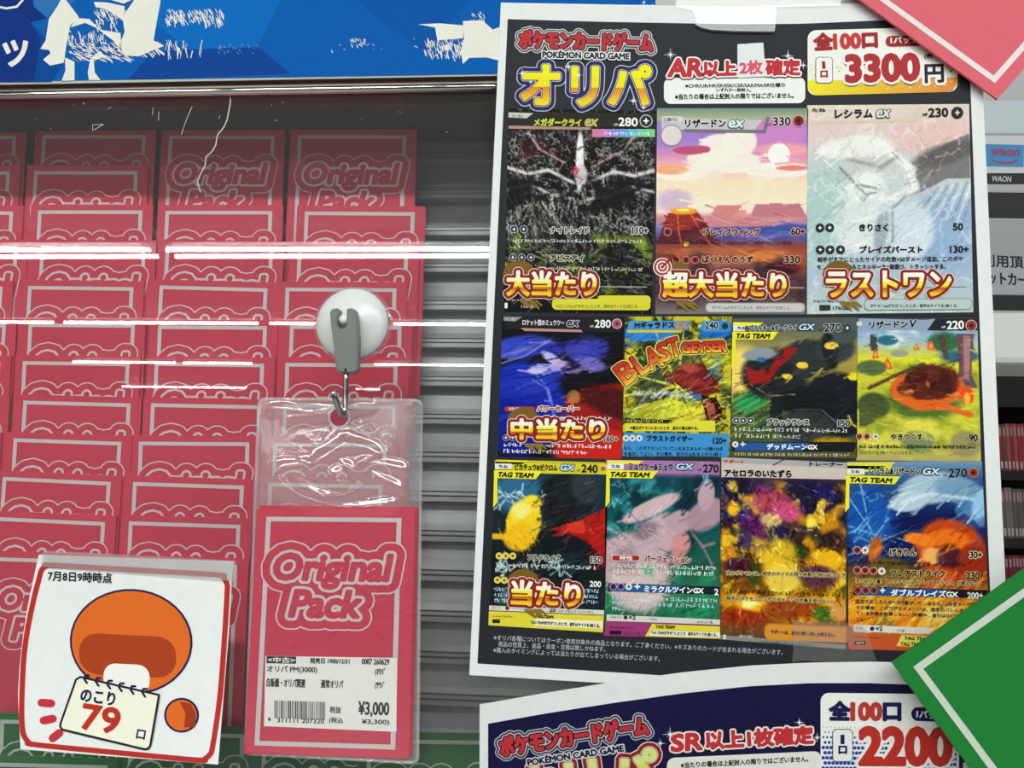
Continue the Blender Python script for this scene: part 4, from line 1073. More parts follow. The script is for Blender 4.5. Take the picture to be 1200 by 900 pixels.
A.line([(.1, .5), (.35, .4), (.55, .33)], .022, '#4E3A34', .9, .4, False); A.line([(.62, .36), (.85, .3)], .014, '#4A3630'); A.line([(.72, .4), (.8, .33)], .012, '#4A3630'); A.blob(.9, .55, .06, .07, '#D8542C', .4); A.blob(.9, .57, .03, .05, '#F0B454', .5)
A.blob(.5, .86, .14, .08, '#7C8A64', .3); A.blob(.88, .88, .14, .1, '#98906A', .4); A.mottle(5, '#DCD46A', .55, .7, .6, (0, .7, 1, 1))
A.brush(420, .05, .007, 34, 5, (0, .1, 1, .95), 24)
P = Print()
P.poly([(1006, 373), (1084, 375), (1092, 374), (1146, 374), (1146.3, 386), (1084, 387), (1006, 387)], '#8FA4B8', 2.6); P.poly([(1096, 373.6), (1146, 373.6), (1146.4, 387.4), (1086, 387.4)], '#232428', 3.4)
P.text('リザードン', 1018.5, 385, 1063, 384.2, 7.8, BLK, 5, bold=.9, outline=((2, '#C9D4DC'),)); P.text('V', 1064.5, 384, 1072, 383.8, 8.4, BLK, 6, bold=1, italic=.2, outline=((2, '#D9DDE0'),)); P.text('220', 1109.5, 386, 1129, 385.4, 9.4, WHT, 5, bold=.8); P.text('HP', 1103, 385, 1107.5, 385, 2.8, WHT, 5); icon(P, 1137.6, 381.8, 6.8, '#8E3A34', '#E0A8A0', '#3A1414'); P.rrect(1003.5, 377, 1010, 382, 2, '#D9D9D4', 4)
for x, c_ in ((1006.6, '#A8342C'), (1015.4, '#A8342C'), (1025.6, '#D9DAD0')): icon(P, x, 511.6, 4, c_, '#E0C8B0', '#26201C')
P.text('やきつくす', 1043.5, 515.6, 1080.5, 515.6, 7, BLK, 5, bold=.7, outline=((2, '#D9D48A'),)); P.text('90', 1135, 517, 1145, 517, 7.8, BLK, 5, bold=.8, outline=((2, '#C9C8A0'),))
P.fine(1006, 524.6, 1143, 526, 4.4, '#26261E', 5, 19); P.text('ダメージを与える前に、相手のバトルポケモンについている', 1006, 525.6, 1143, 526, 4.4, '#2A2A20', 5); P.text('のどうぐを1枚トラッシュする。', 1008, 532.6, 1070, 532.8, 4.4, '#2A2A20', 5)
finish(A, P, 'printed card with a yellow meadow, trees and small fires')
# 8 yellow and black-red
A = Art([(581, 538.6), (713, 542), (708, 742), (572.3, 733.5)], 112, 165, '#1E2A30', seed=8)
A.vgrad((0, '#C9BE3A'), (.06, '#2A3E4A'), (.3, '#26343A'), (.6, '#1E2426'), (1, '#2A3438')); A.blob(.2, .2, .3, .14, '#3E6A86', .8); A.blob(.65, .2, .3, .16, '#22282C', .35, -20); A.blob(.8, .15, .14, .12, '#3A4246', .6, -30)
A.poly([(.52, .4), (.72, .36), (1, .26), (1, .62), (.85, .56), (.7, .45)], '#9A2A26'); A.poly([(.6, .38), (.8, .34), (.9, .42), (.7, .42)], '#C0463A'); A.veins(6, '#5A1A18', .05, .7, (.5, .28, 1, .62)); A.blob(.65, .52, .32, .1, '#1C2426', .3, 15); A.blob(.7, .6, .2, .07, '#26343A', .5)
for q in ((.02, .24, .45, .2), (.05, .2, .3, .3), (.0, .3, .25, .14), (.3, .62, .62, .58), (.05, .62, .4, .68), (.5, .6, .7, .68), (.1, .58, .1, .7)): A.bolt(*q, .010, '#CDE6E6', .09)
A.blob(.27, .37, .16, .15, '#E6C23A', .2, 12); A.blob(.33, .26, .1, .06, '#EBCB4A', .4, -20); A.blob(.24, .3, .1, .06, '#F3DE86', .6); A.blob(.24, .46, .16, .09, '#DDB234', .4, -10); A.line([(.0, .46), (.14, .46)], .03, '#E0B83A', .9, .4)
A.blob(.3, .72, .2, .06, '#5A3A22', .4); A.mottle(5, '#7E98A0', .6, .75, .6, (0, .7, 1, .86))
A.brush(260, .08, .008, 36, -35, (.3, .1, 1, .85)); A.brush(120, .05, .006, 24, 60, (.05, .2, .5, .55))
P = Print()
P.poly([(580.5, 541), (712, 544), (712, 556), (640, 555), (580.5, 552)], '#D9CC2E', 3); tagteam(P, None, 582, 558.6, 626, 560, 600)
P.text('ピカチュウ&ゼクロム', 603.5, 550.6, 653, 551.6, 7, BLK, 5, bold=.7); P.text('GX', 656, 551, 671.5, 551.6, 6.6, '#BFE0F0', 6, bold=.8, italic=.25, outline=((2.6, '#16305A'),)); P.text('240', 681.5, 553.4, 700, 554, 9, BLK, 5, bold=.8); P.text('HP', 676, 552.6, 680, 552.8, 2.8, BLK, 5); icon(P, 706.8, 549.2, 4, '#C9862A', '#EFE08A', '#7A3A10')
for x in (585, 592.8, 601): icon(P, x, 651.4, 4, '#E6C83A', '#F3E8A0', '#2A2210')
P.text('フルドライブ', 618.5, 656, 656, 657.4, 6.6, BLK, 5, bold=.6, outline=((2, '#C9D0C0'),)); P.text('150', 692.5, 659.4, 704.5, 660, 7, BLK, 5, bold=.6, outline=((2.2, '#D9D4CC'),)); P.fine(581, 664, 704, 667.6, 4.8, '#E3E6E0', 5, 20); P.fine(581, 670, 597, 670.4, 4.8, '#E3E6E0', 5, 21)
P.poly([(576, 676), (708, 681), (707, 690.5), (575.5, 686)], '#1A1C20', 4); P.text('200', 691, 687.4, 704, 688, 6.8, WHT, 6, bold=.5); icon(P, 583, 679.6, 4, '#E6C83A', '#F3E8A0', '#2A2210', 5); icon(P, 591, 679.9, 4, '#E6C83A', '#F3E8A0', '#2A2210', 5)
for k in range(3): P.fine(578, 692 + 6.6 * k, 600, 692.6 + 6.6 * k, 4.6, '#BFE0F0', 5, 22 + k); P.fine(682, 694 + 6.6 * k, 703, 694.6 + 6.6 * k, 4.6, '#BFE0F0', 5, 26 + k)
P.poly([(573.5, 709.5), (708, 715), (707.6, 720.5), (573.2, 715)], '#D9D6CE', 4); P.poly([(573, 716), (707.6, 721.4), (706.5, 741), (572.4, 732.6)], '#E0D23A', 4.2); P.text('TAG TEAM', 627, 723.6, 648, 724.6, 3.4, BLK, 6, bold=.5, italic=.2); P.rrect(626, 726, 706, 735, 1, '#EFEBC4', 5, sk=.045); P.text('TAG TEAMがきぜつしたとき、相手はサイドを3枚とる。', 622, 731, 703, 735.6, 4.4, BLK, 6, bold=.3)
P.text('20', 644, 716.8, 651, 717, 4.6, BLK, 6, bold=.5); P.disc(594.5, 712.6, 2.4, '#7A1E1E', 5); P.fine(576, 713, 588, 713.4, 2.6, BLK, 5, 30); P.fine(655, 717, 698, 718.6, 3, BLK, 5, 31); P.fine(577, 722.6, 603, 723.6, 2.2, BLK, 5, 32); P.rrect(577, 725.6, 586, 730, .6, '#26261E', 5)
prize(P, '当たり', 595.5, 711.5, 684, 714.5, 33)
finish(A, P, 'printed card in yellow and black-red with pale lightning')
# 9 lilac and teal
A = Art([(710, 538.6), (843.5, 541), (843.7, 749), (707.6, 745)], 112, 168, '#1E4A4E', seed=9)
A.vgrad((0, '#A87AA8'), (.07, '#9A6A9A'), (.1, '#1E4652'), (.4, '#1E5A56'), (.6, '#2E5A4E'), (.8, '#3A7A5A'), (.87, '#2E6A50'), (1, '#8A3A6A')); A.mottle(6, '#4E9AA0', .55, .72, .8, (0, .1, .6, .4)); A.veins(6, '#9ADADA', .025, .7, (0, .12, .35, .4)); A.mottle(5, '#16303A', .5, .7, .8, (0, .08, 1, .5))
A.blob(.26, .6, .34, .2, '#B9A2A8', .3, 20); A.blob(.3, .72, .28, .16, '#C9B6B4', .5); A.blob(.48, .42, .24, .12, '#BCA6AC', .35, -30); A.blob(.40, .27, .30, .05, '#C6B0B4', .35, -24); A.blob(.66, .34, .14, .07, '#B59CA4', .4, -10); A.blob(.88, .3, .2, .09, '#A88E98', .35, -30); A.blob(.88, .19, .08, .1, '#B8A0A8', .4, 10);  A.blob(.36, .4, .12, .05, '#8A747E', .7, -30)
A.blob(.66, .47, .09, .08, '#C9908E', .4, 20); A.blob(.63, .54, .07, .06, '#BE8888', .5); A.line([(.75, .4), (.85, .48), (.95, .46)], .02, '#B48E96', .8); A.line([(.85, .48), (.93, .58), (.95, .66)], .016, '#B48E96', .8); A.line([(.0, .38), (.12, .42), (.22, .52)], .02, '#E0D2D2', .8)
A.line([(.88, .12), (.9, .02)], .02, '#8ED2EA', .8); A.line([(.86, .1), (.84, .0)], .012, '#8ED2EA', .7); A.mottle(6, '#2E9A6A', .55, .7, .8, (.3, .6, 1, .9)); A.blob(.2, .56, .1, .1, '#9A848C', .8)
A.brush(200, .08, .008, 40, -40, (0, .1, 1, .9), 20); A.brush(160, .09, .006, 22, 25, (.05, .35, .6, .8))
P = Print()
P.poly([(711, 541), (842, 543.5), (842, 556), (711, 554)], '#A078A6', 2.6); tagteam(P, None, 713.5, 558.4, 762, 559.4, 731)
P.text('ミュウツー&ミュウ', 737, 550.4, 788, 551, 7.6, BLK, 5, bold=.8, outline=((1.8, '#C9A8CC'),)); P.text('GX', 791.5, 550, 811, 550.4, 6.8, '#BFE0F0', 6, bold=.8, italic=.25, outline=((2.6, '#1E1E4A'),)); P.text('270', 824, 553.4, 841.5, 553.8, 9, BLK, 5, bold=.8); P.text('HP', 817, 552, 822, 552.2, 2.8, BLK, 5)
P.rrect(716.6, 650, 750, 657.6, 2.6, '#D9D4D0', 5); P.rrect(717.4, 650.8, 749.2, 656.8, 2.2, '#A8261E', 5.3); P.text('特性', 726, 656, 741, 656.2, 4.6, WHT, 6, bold=.3); P.text('パーフェクション', 755.5, 657.6, 809, 660, 7, '#7E2A22', 5, bold=.8, outline=((2.2, '#E0CFC8'),))
P.fine(717, 664, 842, 668, 5, '#EDEDE8', 5, 33); P.fine(717, 671, 842, 675, 5, '#EDEDE8', 5, 34); P.fine(717, 678, 728, 678.4, 5, '#EDEDE8', 5, 35)
P.poly([(713, 683), (843.5, 687.5), (843.4, 697), (712.6, 692.6)], '#16222E', 4); P.poly([(716, 683.6), (800, 686.5), (790, 694.8), (715, 692.4)], '#1E5A92', 4.4); P.text('ミラクルツインGX', 755, 693.4, 824, 695.4, 7, WHT, 6, bold=.7); P.text('2', 837, 697, 841.5, 697, 7, WHT, 6, bold=.6); P.text('+', 743.6, 690, 749.6, 690.2, 5.6, WHT, 6, bold=.7)
for x, c_ in ((718.6, '#4A2A5A'), (727.4, '#4A2A5A'), (736.8, '#D9DCDC')): icon(P, x, 687.4, 4.2, c_, '#C9B8D0', '#16161A', 5)
P.fine(716, 702, 842, 706, 5, '#C9DCE6', 5, 36); P.fine(716, 708.6, 842, 712.6, 5, '#C9DCE6', 5, 37); P.fine(716, 715, 730, 715.4, 5, '#C9DCE6', 5, 38)
P.poly([(711, 720), (843.6, 726), (843.6, 732), (710.6, 727.4)], '#D6D2CC', 4); P.poly([(710.4, 728), (843.6, 733), (843.6, 748.6), (708, 744.6)], '#9A3A72', 4.2); P.poly([(764, 731), (843.6, 734), (843.6, 748.4), (756, 745.6)], '#E3D23A', 4.6); P.text('TAG TEAM', 768, 735.8, 790, 736.6, 3.6, BLK, 6, bold=.5, italic=.2); P.poly([(764, 738.4), (843.6, 741.2), (843.6, 747), (760, 744.4)], '#EFEDE0', 5); P.text('TAG TEAMがきぜつしたとき、相手はサイドを3枚とる。', 763, 743, 840, 746, 4.4, BLK, 6, bold=.3)
P.text('×2', 737, 725.4, 744.6, 725.8, 4.6, BLK, 6, bold=.5); P.disc(733, 723.4, 2.4, '#5A1E2E', 5); P.fine(715, 724, 728, 724.4, 2.6, BLK, 5, 39); P.fine(760, 726.4, 772, 726.8, 2.6, BLK, 5, 40); P.fine(816, 730, 836, 730.6, 3, BLK, 5, 41); P.fine(714, 736, 742, 736.8, 2.4, BLK, 5, 42); P.rrect(714.4, 738.8, 728, 743.4, .6, '#2A1624', 5); P.text('052/173', 731, 743.4, 750, 744, 3.2, BLK, 5)
finish(A, P, 'printed card in lilac and teal')
# 10 golden garden
A = Art([(845, 535.5), (992, 542), (991, 761), (843.8, 749)], 118, 170, '#4A3018', seed=10)
A.vgrad((0, '#8E9090'), (.12, '#2A2438'), (.3, '#2E2440'), (.5, '#4A341E'), (.7, '#7A5420'), (.85, '#8A4E1E'), (1, '#5A4A3E')); A.mottle(5, '#C9932A', .5, .66, .9, (0, .12, 1, .9)); A.mottle(8, '#E9C24A', .6, .7, .8, (0, .12, 1, .8)); A.mottle(4, '#25225A', .52, .66, .8, (0, .12, 1, .5)); A.mottle(6, '#2E4A1E', .58, .7, .8, (0, .4, 1, .7))
A.blob(.42, .24, .22, .1, '#9A4468', .5, 15, .8, .8); A.blob(.28, .36, .14, .06, '#5E2A5E', .6, 40, .9, .8); A.blob(.52, .28, .12, .06, '#C95E8A', .6, 20, .9); A.blob(.4, .33, .1, .05, '#E6C986', .7, op=.8)
A.blob(.47, .54, .16, .14, '#D9B43E', .6, 10, .9, .6); A.blob(.5, .65, .18, .1, '#E3C860', .6, 0, .9, .6); A.blob(.85, .52, .16, .06, '#D9AE2E', .5, 10, 1, .5); A.blob(.78, .62, .18, .07, '#5A3A4A', .6); A.blob(.14, .6, .12, .06, '#4A2A3A', .5); A.blob(.72, .34, .05, .04, '#F7D85A', .8); A.blob(.1, .28, .06, .05, '#E3B43A', .8)
A.blob(.24, .79, .16, .06, '#F0A83A', .7); A.blob(.23, .79, .07, .035, '#FBEE9A', .7); A.blob(.15, .87, .25, .05, '#8A3A1E', .6); A.blob(.6, .8, .25, .05, '#8E4A24', .5, 0, .9, .8); A.blob(.85, .82, .14, .05, '#4A6A2A', .6); A.blob(.95, .8, .1, .06, '#C99A5A', .6, -30)
A.brush(600, .04, .010, 48, None, (0, .12, 1, .95), 30); A.brush(160, .02, .008, 110, None, (0, .14, 1, .6), 40)
P = Print()
P.poly([(845.5, 536), (991.5, 542.6), (991.5, 549), (845.5, 541.8)], '#A9ABAA', 3); P.poly([(845.5, 541.8), (991.5, 549), (991.3, 562), (845.2, 559)], '#CDBFB6', 3.3); P.stroke([(906, 545), (920, 538)], 1.6, '#4A4A4C', 4)
P.text('サポート', 847.8, 542.6, 871.5, 543.4, 4.4, '#A83026', 5, bold=.7, outline=((1.4, '#E6D8CC'),)); P.text('トレーナー', 948.5, 545.8, 987, 547, 4.6, BLK, 5, bold=.6); P.text('アセロラのいたずら', 849, 558.4, 927, 559.6, 8.2, BLK, 5, bold=1)
P.text('次のポケモンは、相手のサイドの残り枚数が2枚以下のとき', 851, 673.6, 990, 676.6, 5, '#1E1810', 5, bold=.2, outline=((1.4, '#D9C080'),)); P.fine(851, 679.6, 868, 679.8, 4.8, '#2A1E10', 5, 43)
P.fine(851, 695, 990, 699, 5, '#2A1E10', 5, 44); P.text('相手のポケモンのワザのダメージや効果を受けない。', 851, 703, 975, 707, 5, '#1E1810', 5, bold=.2, outline=((1.4, '#D9C080'),))
P.rrect(895, 731.5, 1000, 751, 7, '#A9682A', 4, sk=.04); P.poly([(900, 731), (991.3, 735), (991, 753), (900, 749.6)], '#D9912E', 4.4); P.rrect(896, 731.4, 915, 749.6, 7, '#D9912E', 4.6); P.text('サポートは、自分の番に1枚しか使えない。', 903, 742.4, 978.5, 746.4, 4.8, BLK, 6, bold=.3)
P.poly([(843.8, 744), (991, 755.4), (991, 760.8), (843.8, 749)], '#8A8C86', 4); P.fine(890, 752.4, 955, 757.2, 2, '#26261E', 5, 45); P.text('091/081', 866, 746.6, 882, 747.6, 3, '#E6E0D0', 5); P.rrect(847.4, 743.4, 850.4, 749, .6, '#E6E0D0', 5)
for x, y in zip([846] * 30, range(560, 742, 6)): P.disc(x, y, .9, '#8A6A3A', 4 + (y % 30) * .02, n=6)
finish(A, P, 'printed card of a golden garden at night')
# 11 blue ice above orange flame
A = Art([(992, 541), (1150.5, 540.5), (1161, 765.5), (994.6, 760.6)], 125, 176, '#1E2E5A', seed=11)
A.vgrad((0, '#7A98B0'), (.1, '#3A5A86'), (.3, '#1A2450'), (.5, '#1E2A5A'), (.62, '#7A5A2E'), (.75, '#D9A23A'), (.88, '#D98A2E'), (1, '#C95A2A')); A.blob(.15, .3, .25, .2, '#2A5A9A', .8)
for q in ((.0, .5, .5, .34), (.02, .2, .3, .5), (.1, .12, .2, .5), (.0, .34, .4, .44), (.3, .3, .05, .55), (.45, .42, .2, .38)): A.line([(q[0], q[1]), (q[2], q[3])], .010, '#8EC9EE', .8, .8, True)
A.veins(5, '#9AD0F0', .02, .6, (0, .1, .5, .5)); A.blob(.62, .14, .26, .09, '#A8BECB', .35, -8); A.blob(.45, .21, .16, .06, '#B4C6CF', .4, -10); A.blob(.82, .15, .2, .08, '#7E9CB4', .5, 10); A.blob(.9, .28, .14, .07, '#5E86AC', .5, 40); A.line([(.3, .24), (.6, .17), (.95, .2)], .02, '#D9E6EA', .8); A.blob(.98, .22, .07, .1, '#9AC0DA', .5, 20); A.poly([(.7, .34), (.85, .27), (1, .36), (1, .44), (.8, .4)], '#22306A', .7)
A.blob(.75, .47, .28, .18, '#B5502A', .3, 30); A.blob(.7, .42, .2, .07, '#D9762E', .4, -8); A.blob(.52, .41, .13, .035, '#E0843A', .4, 10); A.blob(.62, .5, .1, .05, '#E9B070', .5, 20); A.blob(.9, .55, .16, .14, '#8E3A2A', .5, 40); A.blob(.73, .5, .1, .08, '#3A2238', .6, 30, .8); A.blob(.2, .47, .05, .09, '#B56A30', .4, 12); A.blob(.3, .56, .16, .06, '#6A5A2E', .6)
for k in range(9): A.line([(.1 + .08 * k, .95), (.5 + .07 * k, .58)], .014, ('#F7E68A', '#F0B43A', '#E06A2A')[k % 3], .7, .8)
A.mottle(5, '#F7E9A0', .52, .72, .7, (0, .7, 1, .9)); A.mottle(5, '#2E5A46', .58, .72, .7, (0, .78, .4, .92)); A.mottle(6, '#C94A22', .55, .7, .6, (.5, .55, 1, .85))
A.brush(300, .09, .008, 40, -35, (0, .1, 1, .95), 20); A.brush(140, .12, .006, 70, -40, (0, .6, 1, .95), 20)
P = Print()
P.poly([(992.4, 542), (1048, 541.6), (1040, 553), (992.8, 553)], '#E6DA3A', 3); tagteam(P, None, 994, 564.6, 1046, 566, 1013)
P.text('レシラム&リザードン', 1018.5, 556, 1077.5, 556.6, 8, BLK, 5, bold=.8, outline=((1.8, '#D9DCB0'),)); P.text('GX', 1080.5, 556, 1099, 556.2, 7.4, '#D9E9F0', 6, bold=.8, italic=.25, outline=((2.6, '#16202C'),)); P.text('270', 1111, 559.2, 1132.5, 559, 9.8, BLK, 5, bold=.9, outline=((1.6, '#B0C6D0'),)); P.text('HP', 1105, 558.4, 1110, 558.4, 3, BLK, 5); icon(P, 1140, 554, 5.6, '#8E2A1E', '#E0894A', '#2A1010')
for x, y in ((1004, 644.6), (1013.4, 644.8), (1004, 668), (1013.4, 668.4), (1023, 668.8), (1032.8, 669.2)): icon(P, x, y, 4.6, '#8E2A1E' if x not in (1013.4, 1032.8) or y == 668.4 else '#D9DCDC', '#E6C0B0', '#2A1414')
P.text('げきりん', 1042.5, 651, 1073, 651.2, 8, BLK, 5, bold=.8, outline=((2.2, '#D9C8A0'),)); P.text('30+', 1136, 654, 1150, 654, 7.6, BLK, 5, bold=.8, outline=((2.4, '#E9D8B0'),)); P.text('フレアストライク', 1043.5, 675.6, 1106.5, 676.4, 8, BLK, 5, bold=.9, outline=((2, '#E6C880'),)); P.text('230', 1131.5, 678.4, 1147, 678.6, 8, BLK, 5, bold=.9, outline=((2, '#E6C880'),))
P.fine(1001, 660, 1135, 664, 4.6, '#2A2218', 5, 46); P.text('次の自分の番、このポケモンは「フレアストライク」が使えない。', 1002, 683, 1147, 686.6, 5.4, '#1E1A14', 5, bold=.3, outline=((1.2, '#E9CE8A'),))
P.poly([(1000, 687), (1157, 691.4), (1157.4, 701), (999.6, 697)], '#1A1A22', 4); P.poly([(1006, 687.8), (1116, 691), (1100, 699.4), (1004, 697)], '#23508E', 4.4); P.text('ダブルブレイズGX', 1043.5, 698, 1121.5, 700, 7.6, WHT, 6, bold=.8); P.text('200+', 1133, 701, 1151, 701.4, 7, WHT, 6, bold=.6); P.text('+', 1031, 694.4, 1036.6, 694.6, 5.6, WHT, 6, bold=.7)
for x in (1004.6, 1014, 1023.6): icon(P, x, 691.6, 4.4, '#7E2A1E', '#C98A7A', '#1E0E0E', 5)
P.text('追加で炎エネルギーが3個ついているなら、100ダメージ追加。', 1002, 707, 1150, 711, 5, '#23334A', 5, bold=.2); P.text('その場合、このワザのダメージは、相手のバトルポケモンに', 1003, 714, 1150, 718.4, 5, '#23334A', 5, bold=.2); P.text('ている効果を計算しない。[対戦中、自分はGXワザを1回', 1003, 721, 1140, 725, 5, '#23334A', 5, bold=.2); P.fine(1003, 728, 1015, 728.2, 4.6, '#23334A', 5, 47)
P.poly([(1000, 731.6), (1096, 736), (1088, 743), (1000, 740)], '#E0DAD0', 4); P.poly([(996, 741), (1159, 747), (1160, 765), (995, 760)], '#C9582A', 3.8); P.text('×2', 1026, 738.6, 1033.4, 738.8, 4.6, BLK, 6, bold=.5); P.disc(1021.6, 736.6, 2.6, '#22306A', 5); P.fine(1002, 737, 1014, 737.4, 2.6, BLK, 5, 48); P.fine(1051, 739.6, 1063, 740, 2.8, BLK, 5, 49)
P.poly([(1056, 744), (1105, 746), (1105, 759), (1050, 757)], '#E9DC5A', 4.6); P.text('TAG TEAM', 1059, 749.4, 1088, 750.4, 3.8, BLK, 6, bold=.5, italic=.2); P.text('TAG TEAM', 1055, 756.4, 1080, 757.2, 4.2, BLK, 6, bold=.4); P.fine(1001, 747.4, 1033, 748.6, 2.4, BLK, 5, 50); P.rrect(1001, 750.6, 1014, 755.6, .6, '#26160E', 5); P.text('SM', 1003, 755, 1011, 755, 3.4, '#E9DCC0', 6)
finish(A, P, 'printed card with blue ice above orange flames')

# clear tape holding the flyer: one strip at its top edge, one across the lower cards
M_tape = clear('clear_tape', haze=.05, rough=.3, hazecol=(.8, .8, .79))
b = bmesh.new()


def film(name, pts, d, m, thick=.00006, holes=None, parent=None):
    bm = bmesh.new(); loops = [pts] + (holes or [])
    t = tessellate_polygon([[Vector((x, y, 0)) for x, y in l] for l in loops]); fl_ = [q for l in loops for q in l]
    vs = [bm.verts.new(W(x, y, d)) for x, y in fl_]
    for q in t: bm.faces.new([vs[k] for k in q])
    o = bm_obj(name, bm, m, parent)
    if thick:
        s = o.modifiers.new('thickness', 'SOLIDIFY'); s.thickness = thick; s.offset = 0
    return o


o = film('tape_strip', [(792, 0), (986, 0), (984, 6), (910, 8), (908, 37), (850, 35), (828, 33), (817, 29), (812, 12), (792, 8)], -.0010, M_tape); tag(o, 'clear tape strip with a glossy edge at the top of the black flyer', 'tape', 'clear tape strips'); recentre(o, W(860, 20, -.001))
b = bmesh.new(); tube(b, [W(x, y, -.0012) for x, y in ((815, 28), (822, 32), (834, 34.5), (860, 36), (907, 36.6), (908, 30))], .0003, 6); e_ = bm_obj('curled_edge_glare', b, mat('tape_edge_glare', (.7, .7, .7), .12, 0, .8)); bpy.context.view_layer.update(); e_.parent = o; e_.matrix_parent_inverse = o.matrix_world.inverted() if False else Matrix.Translation(-o.location)  # opaque pale tube paints the white glare along the folded clear tape
o = film('tape_strip', [(928, 727), (1012, 731), (1018, 748), (1028, 777), (1024, 773), (1020, 778), (940, 774), (928, 776), (930, 760)], -.0010, M_tape); tag(o, 'clear tape strip over the lower edge of the black flyer by the green sign', 'tape', 'clear tape strips'); recentre(o, W(978, 775, -.001))

# ---- the second flyer below, its top edge bowed
def d2(px, py): return -.004 - .009 * ((px - 900) / 320) ** 2 - .011 * max(0, (960 - py) / 185)


def M2(px, py): return W(px, py, d2)


T2 = [(562, 825.5), (640, 812), (720, 799), (800, 788), (880, 780), (950, 776.5), (1020, 775.5), (1100, 777), (1200, 783)]
G2 = [(572, 848), (640, 836), (720, 823.5), (800, 812.5), (880, 804), (950, 800.5), (1020, 800.5), (1100, 803.5), (1190, 809)]
f2 = empty('flyer', W(860, 1075, -.004)); tag(f2, 'lower navy flyer with a 2200 yen price badge, its top edge bowed', 'flyer', 'price flyers'); bpy.context.view_layer.update()
fpart(slab_grid('sheet', M2, 0, 1, 40, 0, 1, 40, .00022, M_paper, edge=lambda u, v: (lerp(562, 1195, u), edge_interp(T2, lerp(562, 1195, u)) + 290 * v)), f2)
P = Print(); P.strip = 14
P.grid(lambda u, v: (lerp(572, 1184, u), edge_interp(G2, lerp(572, 1184, u)) + 245 * v), 44, 40, lambda u, v: '#1A1740', 1)
fpart(P.build('printed_ground', M2, ink('card_ink', .5, .1, .04)), f2)
P = Print(); P.strip = 14
P.text('ポケモンカードゲーム', 588, 886, 760, 860, 22, RED, 3, bold=2.8, outline=((14, '#B9B9BE'), (11.6, '#26233F'), (8.2, '#B9B9BE'), (5.4, '#2A1A2A')))
P.text('POKÉMON CARD GAME', 619, 896.5, 731, 879.6, 9, '#1A1838', 8, bold=1, outline=((3.6, '#D9D9DC'),))
P.text('オリパ', 602, 952, 774, 926, 50, '#DDE07A', 3, bold=5, outline=((18, '#E0CFC8'), (15.5, '#8E2126'), (7.5, '#E9D8D0'), (6, '#6A1A1E')), bands=((1, '#D9DE8A'), (.7, '#D3DA5A'), (.4, '#D9902E'), (.2, '#E6B432')))
sparkle(P, 773.5, 870.5, 6, 8.5); fpart(P.build('title_lettering', M2, lift=1), f2)
P = Print(); P.strip = 14
P.rrect(781.5, 884, 962.5, 940, 9, '#E6E4DC', 1, sk=-.045)
P.text('SR', 787, 880, 822, 877.6, 19, RED, 3, bold=3, outline=((10, '#2A1E2E'), (6.6, '#EDE6E2')), italic=.08); P.text('以上1枚確定', 828, 877.6, 952.5, 870.6, 20, RED, 3, bold=2.6, outline=((9.6, '#2A1E2E'), (6.2, '#EDE6E2')))
P.text('※当たりの場合は上記封入の限りではございません。', 798, 900, 947, 892.4, 6.8, '#25262A', 2, bold=.5)
for q in ((785, 860, 10), (936, 846, 6), (957, 863.6, 6)): sparkle(P, *q, 8)
fpart(P.build('guarantee_lettering', M2, lift=1), f2)
P = Print(); P.strip = 14
NAVY = '#1E1E50'
badge(P, 961.5, 813, 1174, 945, .012, False)
P.text('全', 972, 842.6, 995, 843, 20.5, NAVY, 4, bold=3); P.text('100', 997.5, 843.2, 1032, 843.4, 19.5, '#B93A34', 4, bold=3.2); P.text('口', 1035.5, 843.4, 1054.5, 843.4, 19, NAVY, 4, bold=3)
P.rrect(1067.5, 829.5, 1130, 845.5, 7.6, NAVY, 4, sk=.04); P.text('1パック', 1073.5, 840.6, 1104.5, 842.4, 8.6, WHT, 5, bold=.9)
P.rrect(975, 854, 999, 892.4, 5, '#2A2B30', 4); P.rrect(975.8, 854.8, 998.2, 891.6, 4.4, '#EDECE6', 5); P.text('1', 985, 871, 988.6, 871, 10, NAVY, 6, bold=1.1); P.text('口', 982.6, 882.6, 991.6, 882.6, 8.6, NAVY, 6, bold=1.4)
P.text('2200', 1008, 895, 1113, 895.5, 42, '#B93229', 5, bold=6, outline=((13, '#EDECE6'),)); P.text('円', 1124, 905, 1149, 905.4, 28, '#26262C', 6, bold=2.6, outline=((8, '#EDECE6'),)); P.text('(税', 1122, 867.6, 1134, 868, 7.6, '#2A2B30', 6, bold=.4)
fpart(P.build('price_badge', M2, lift=1), f2)

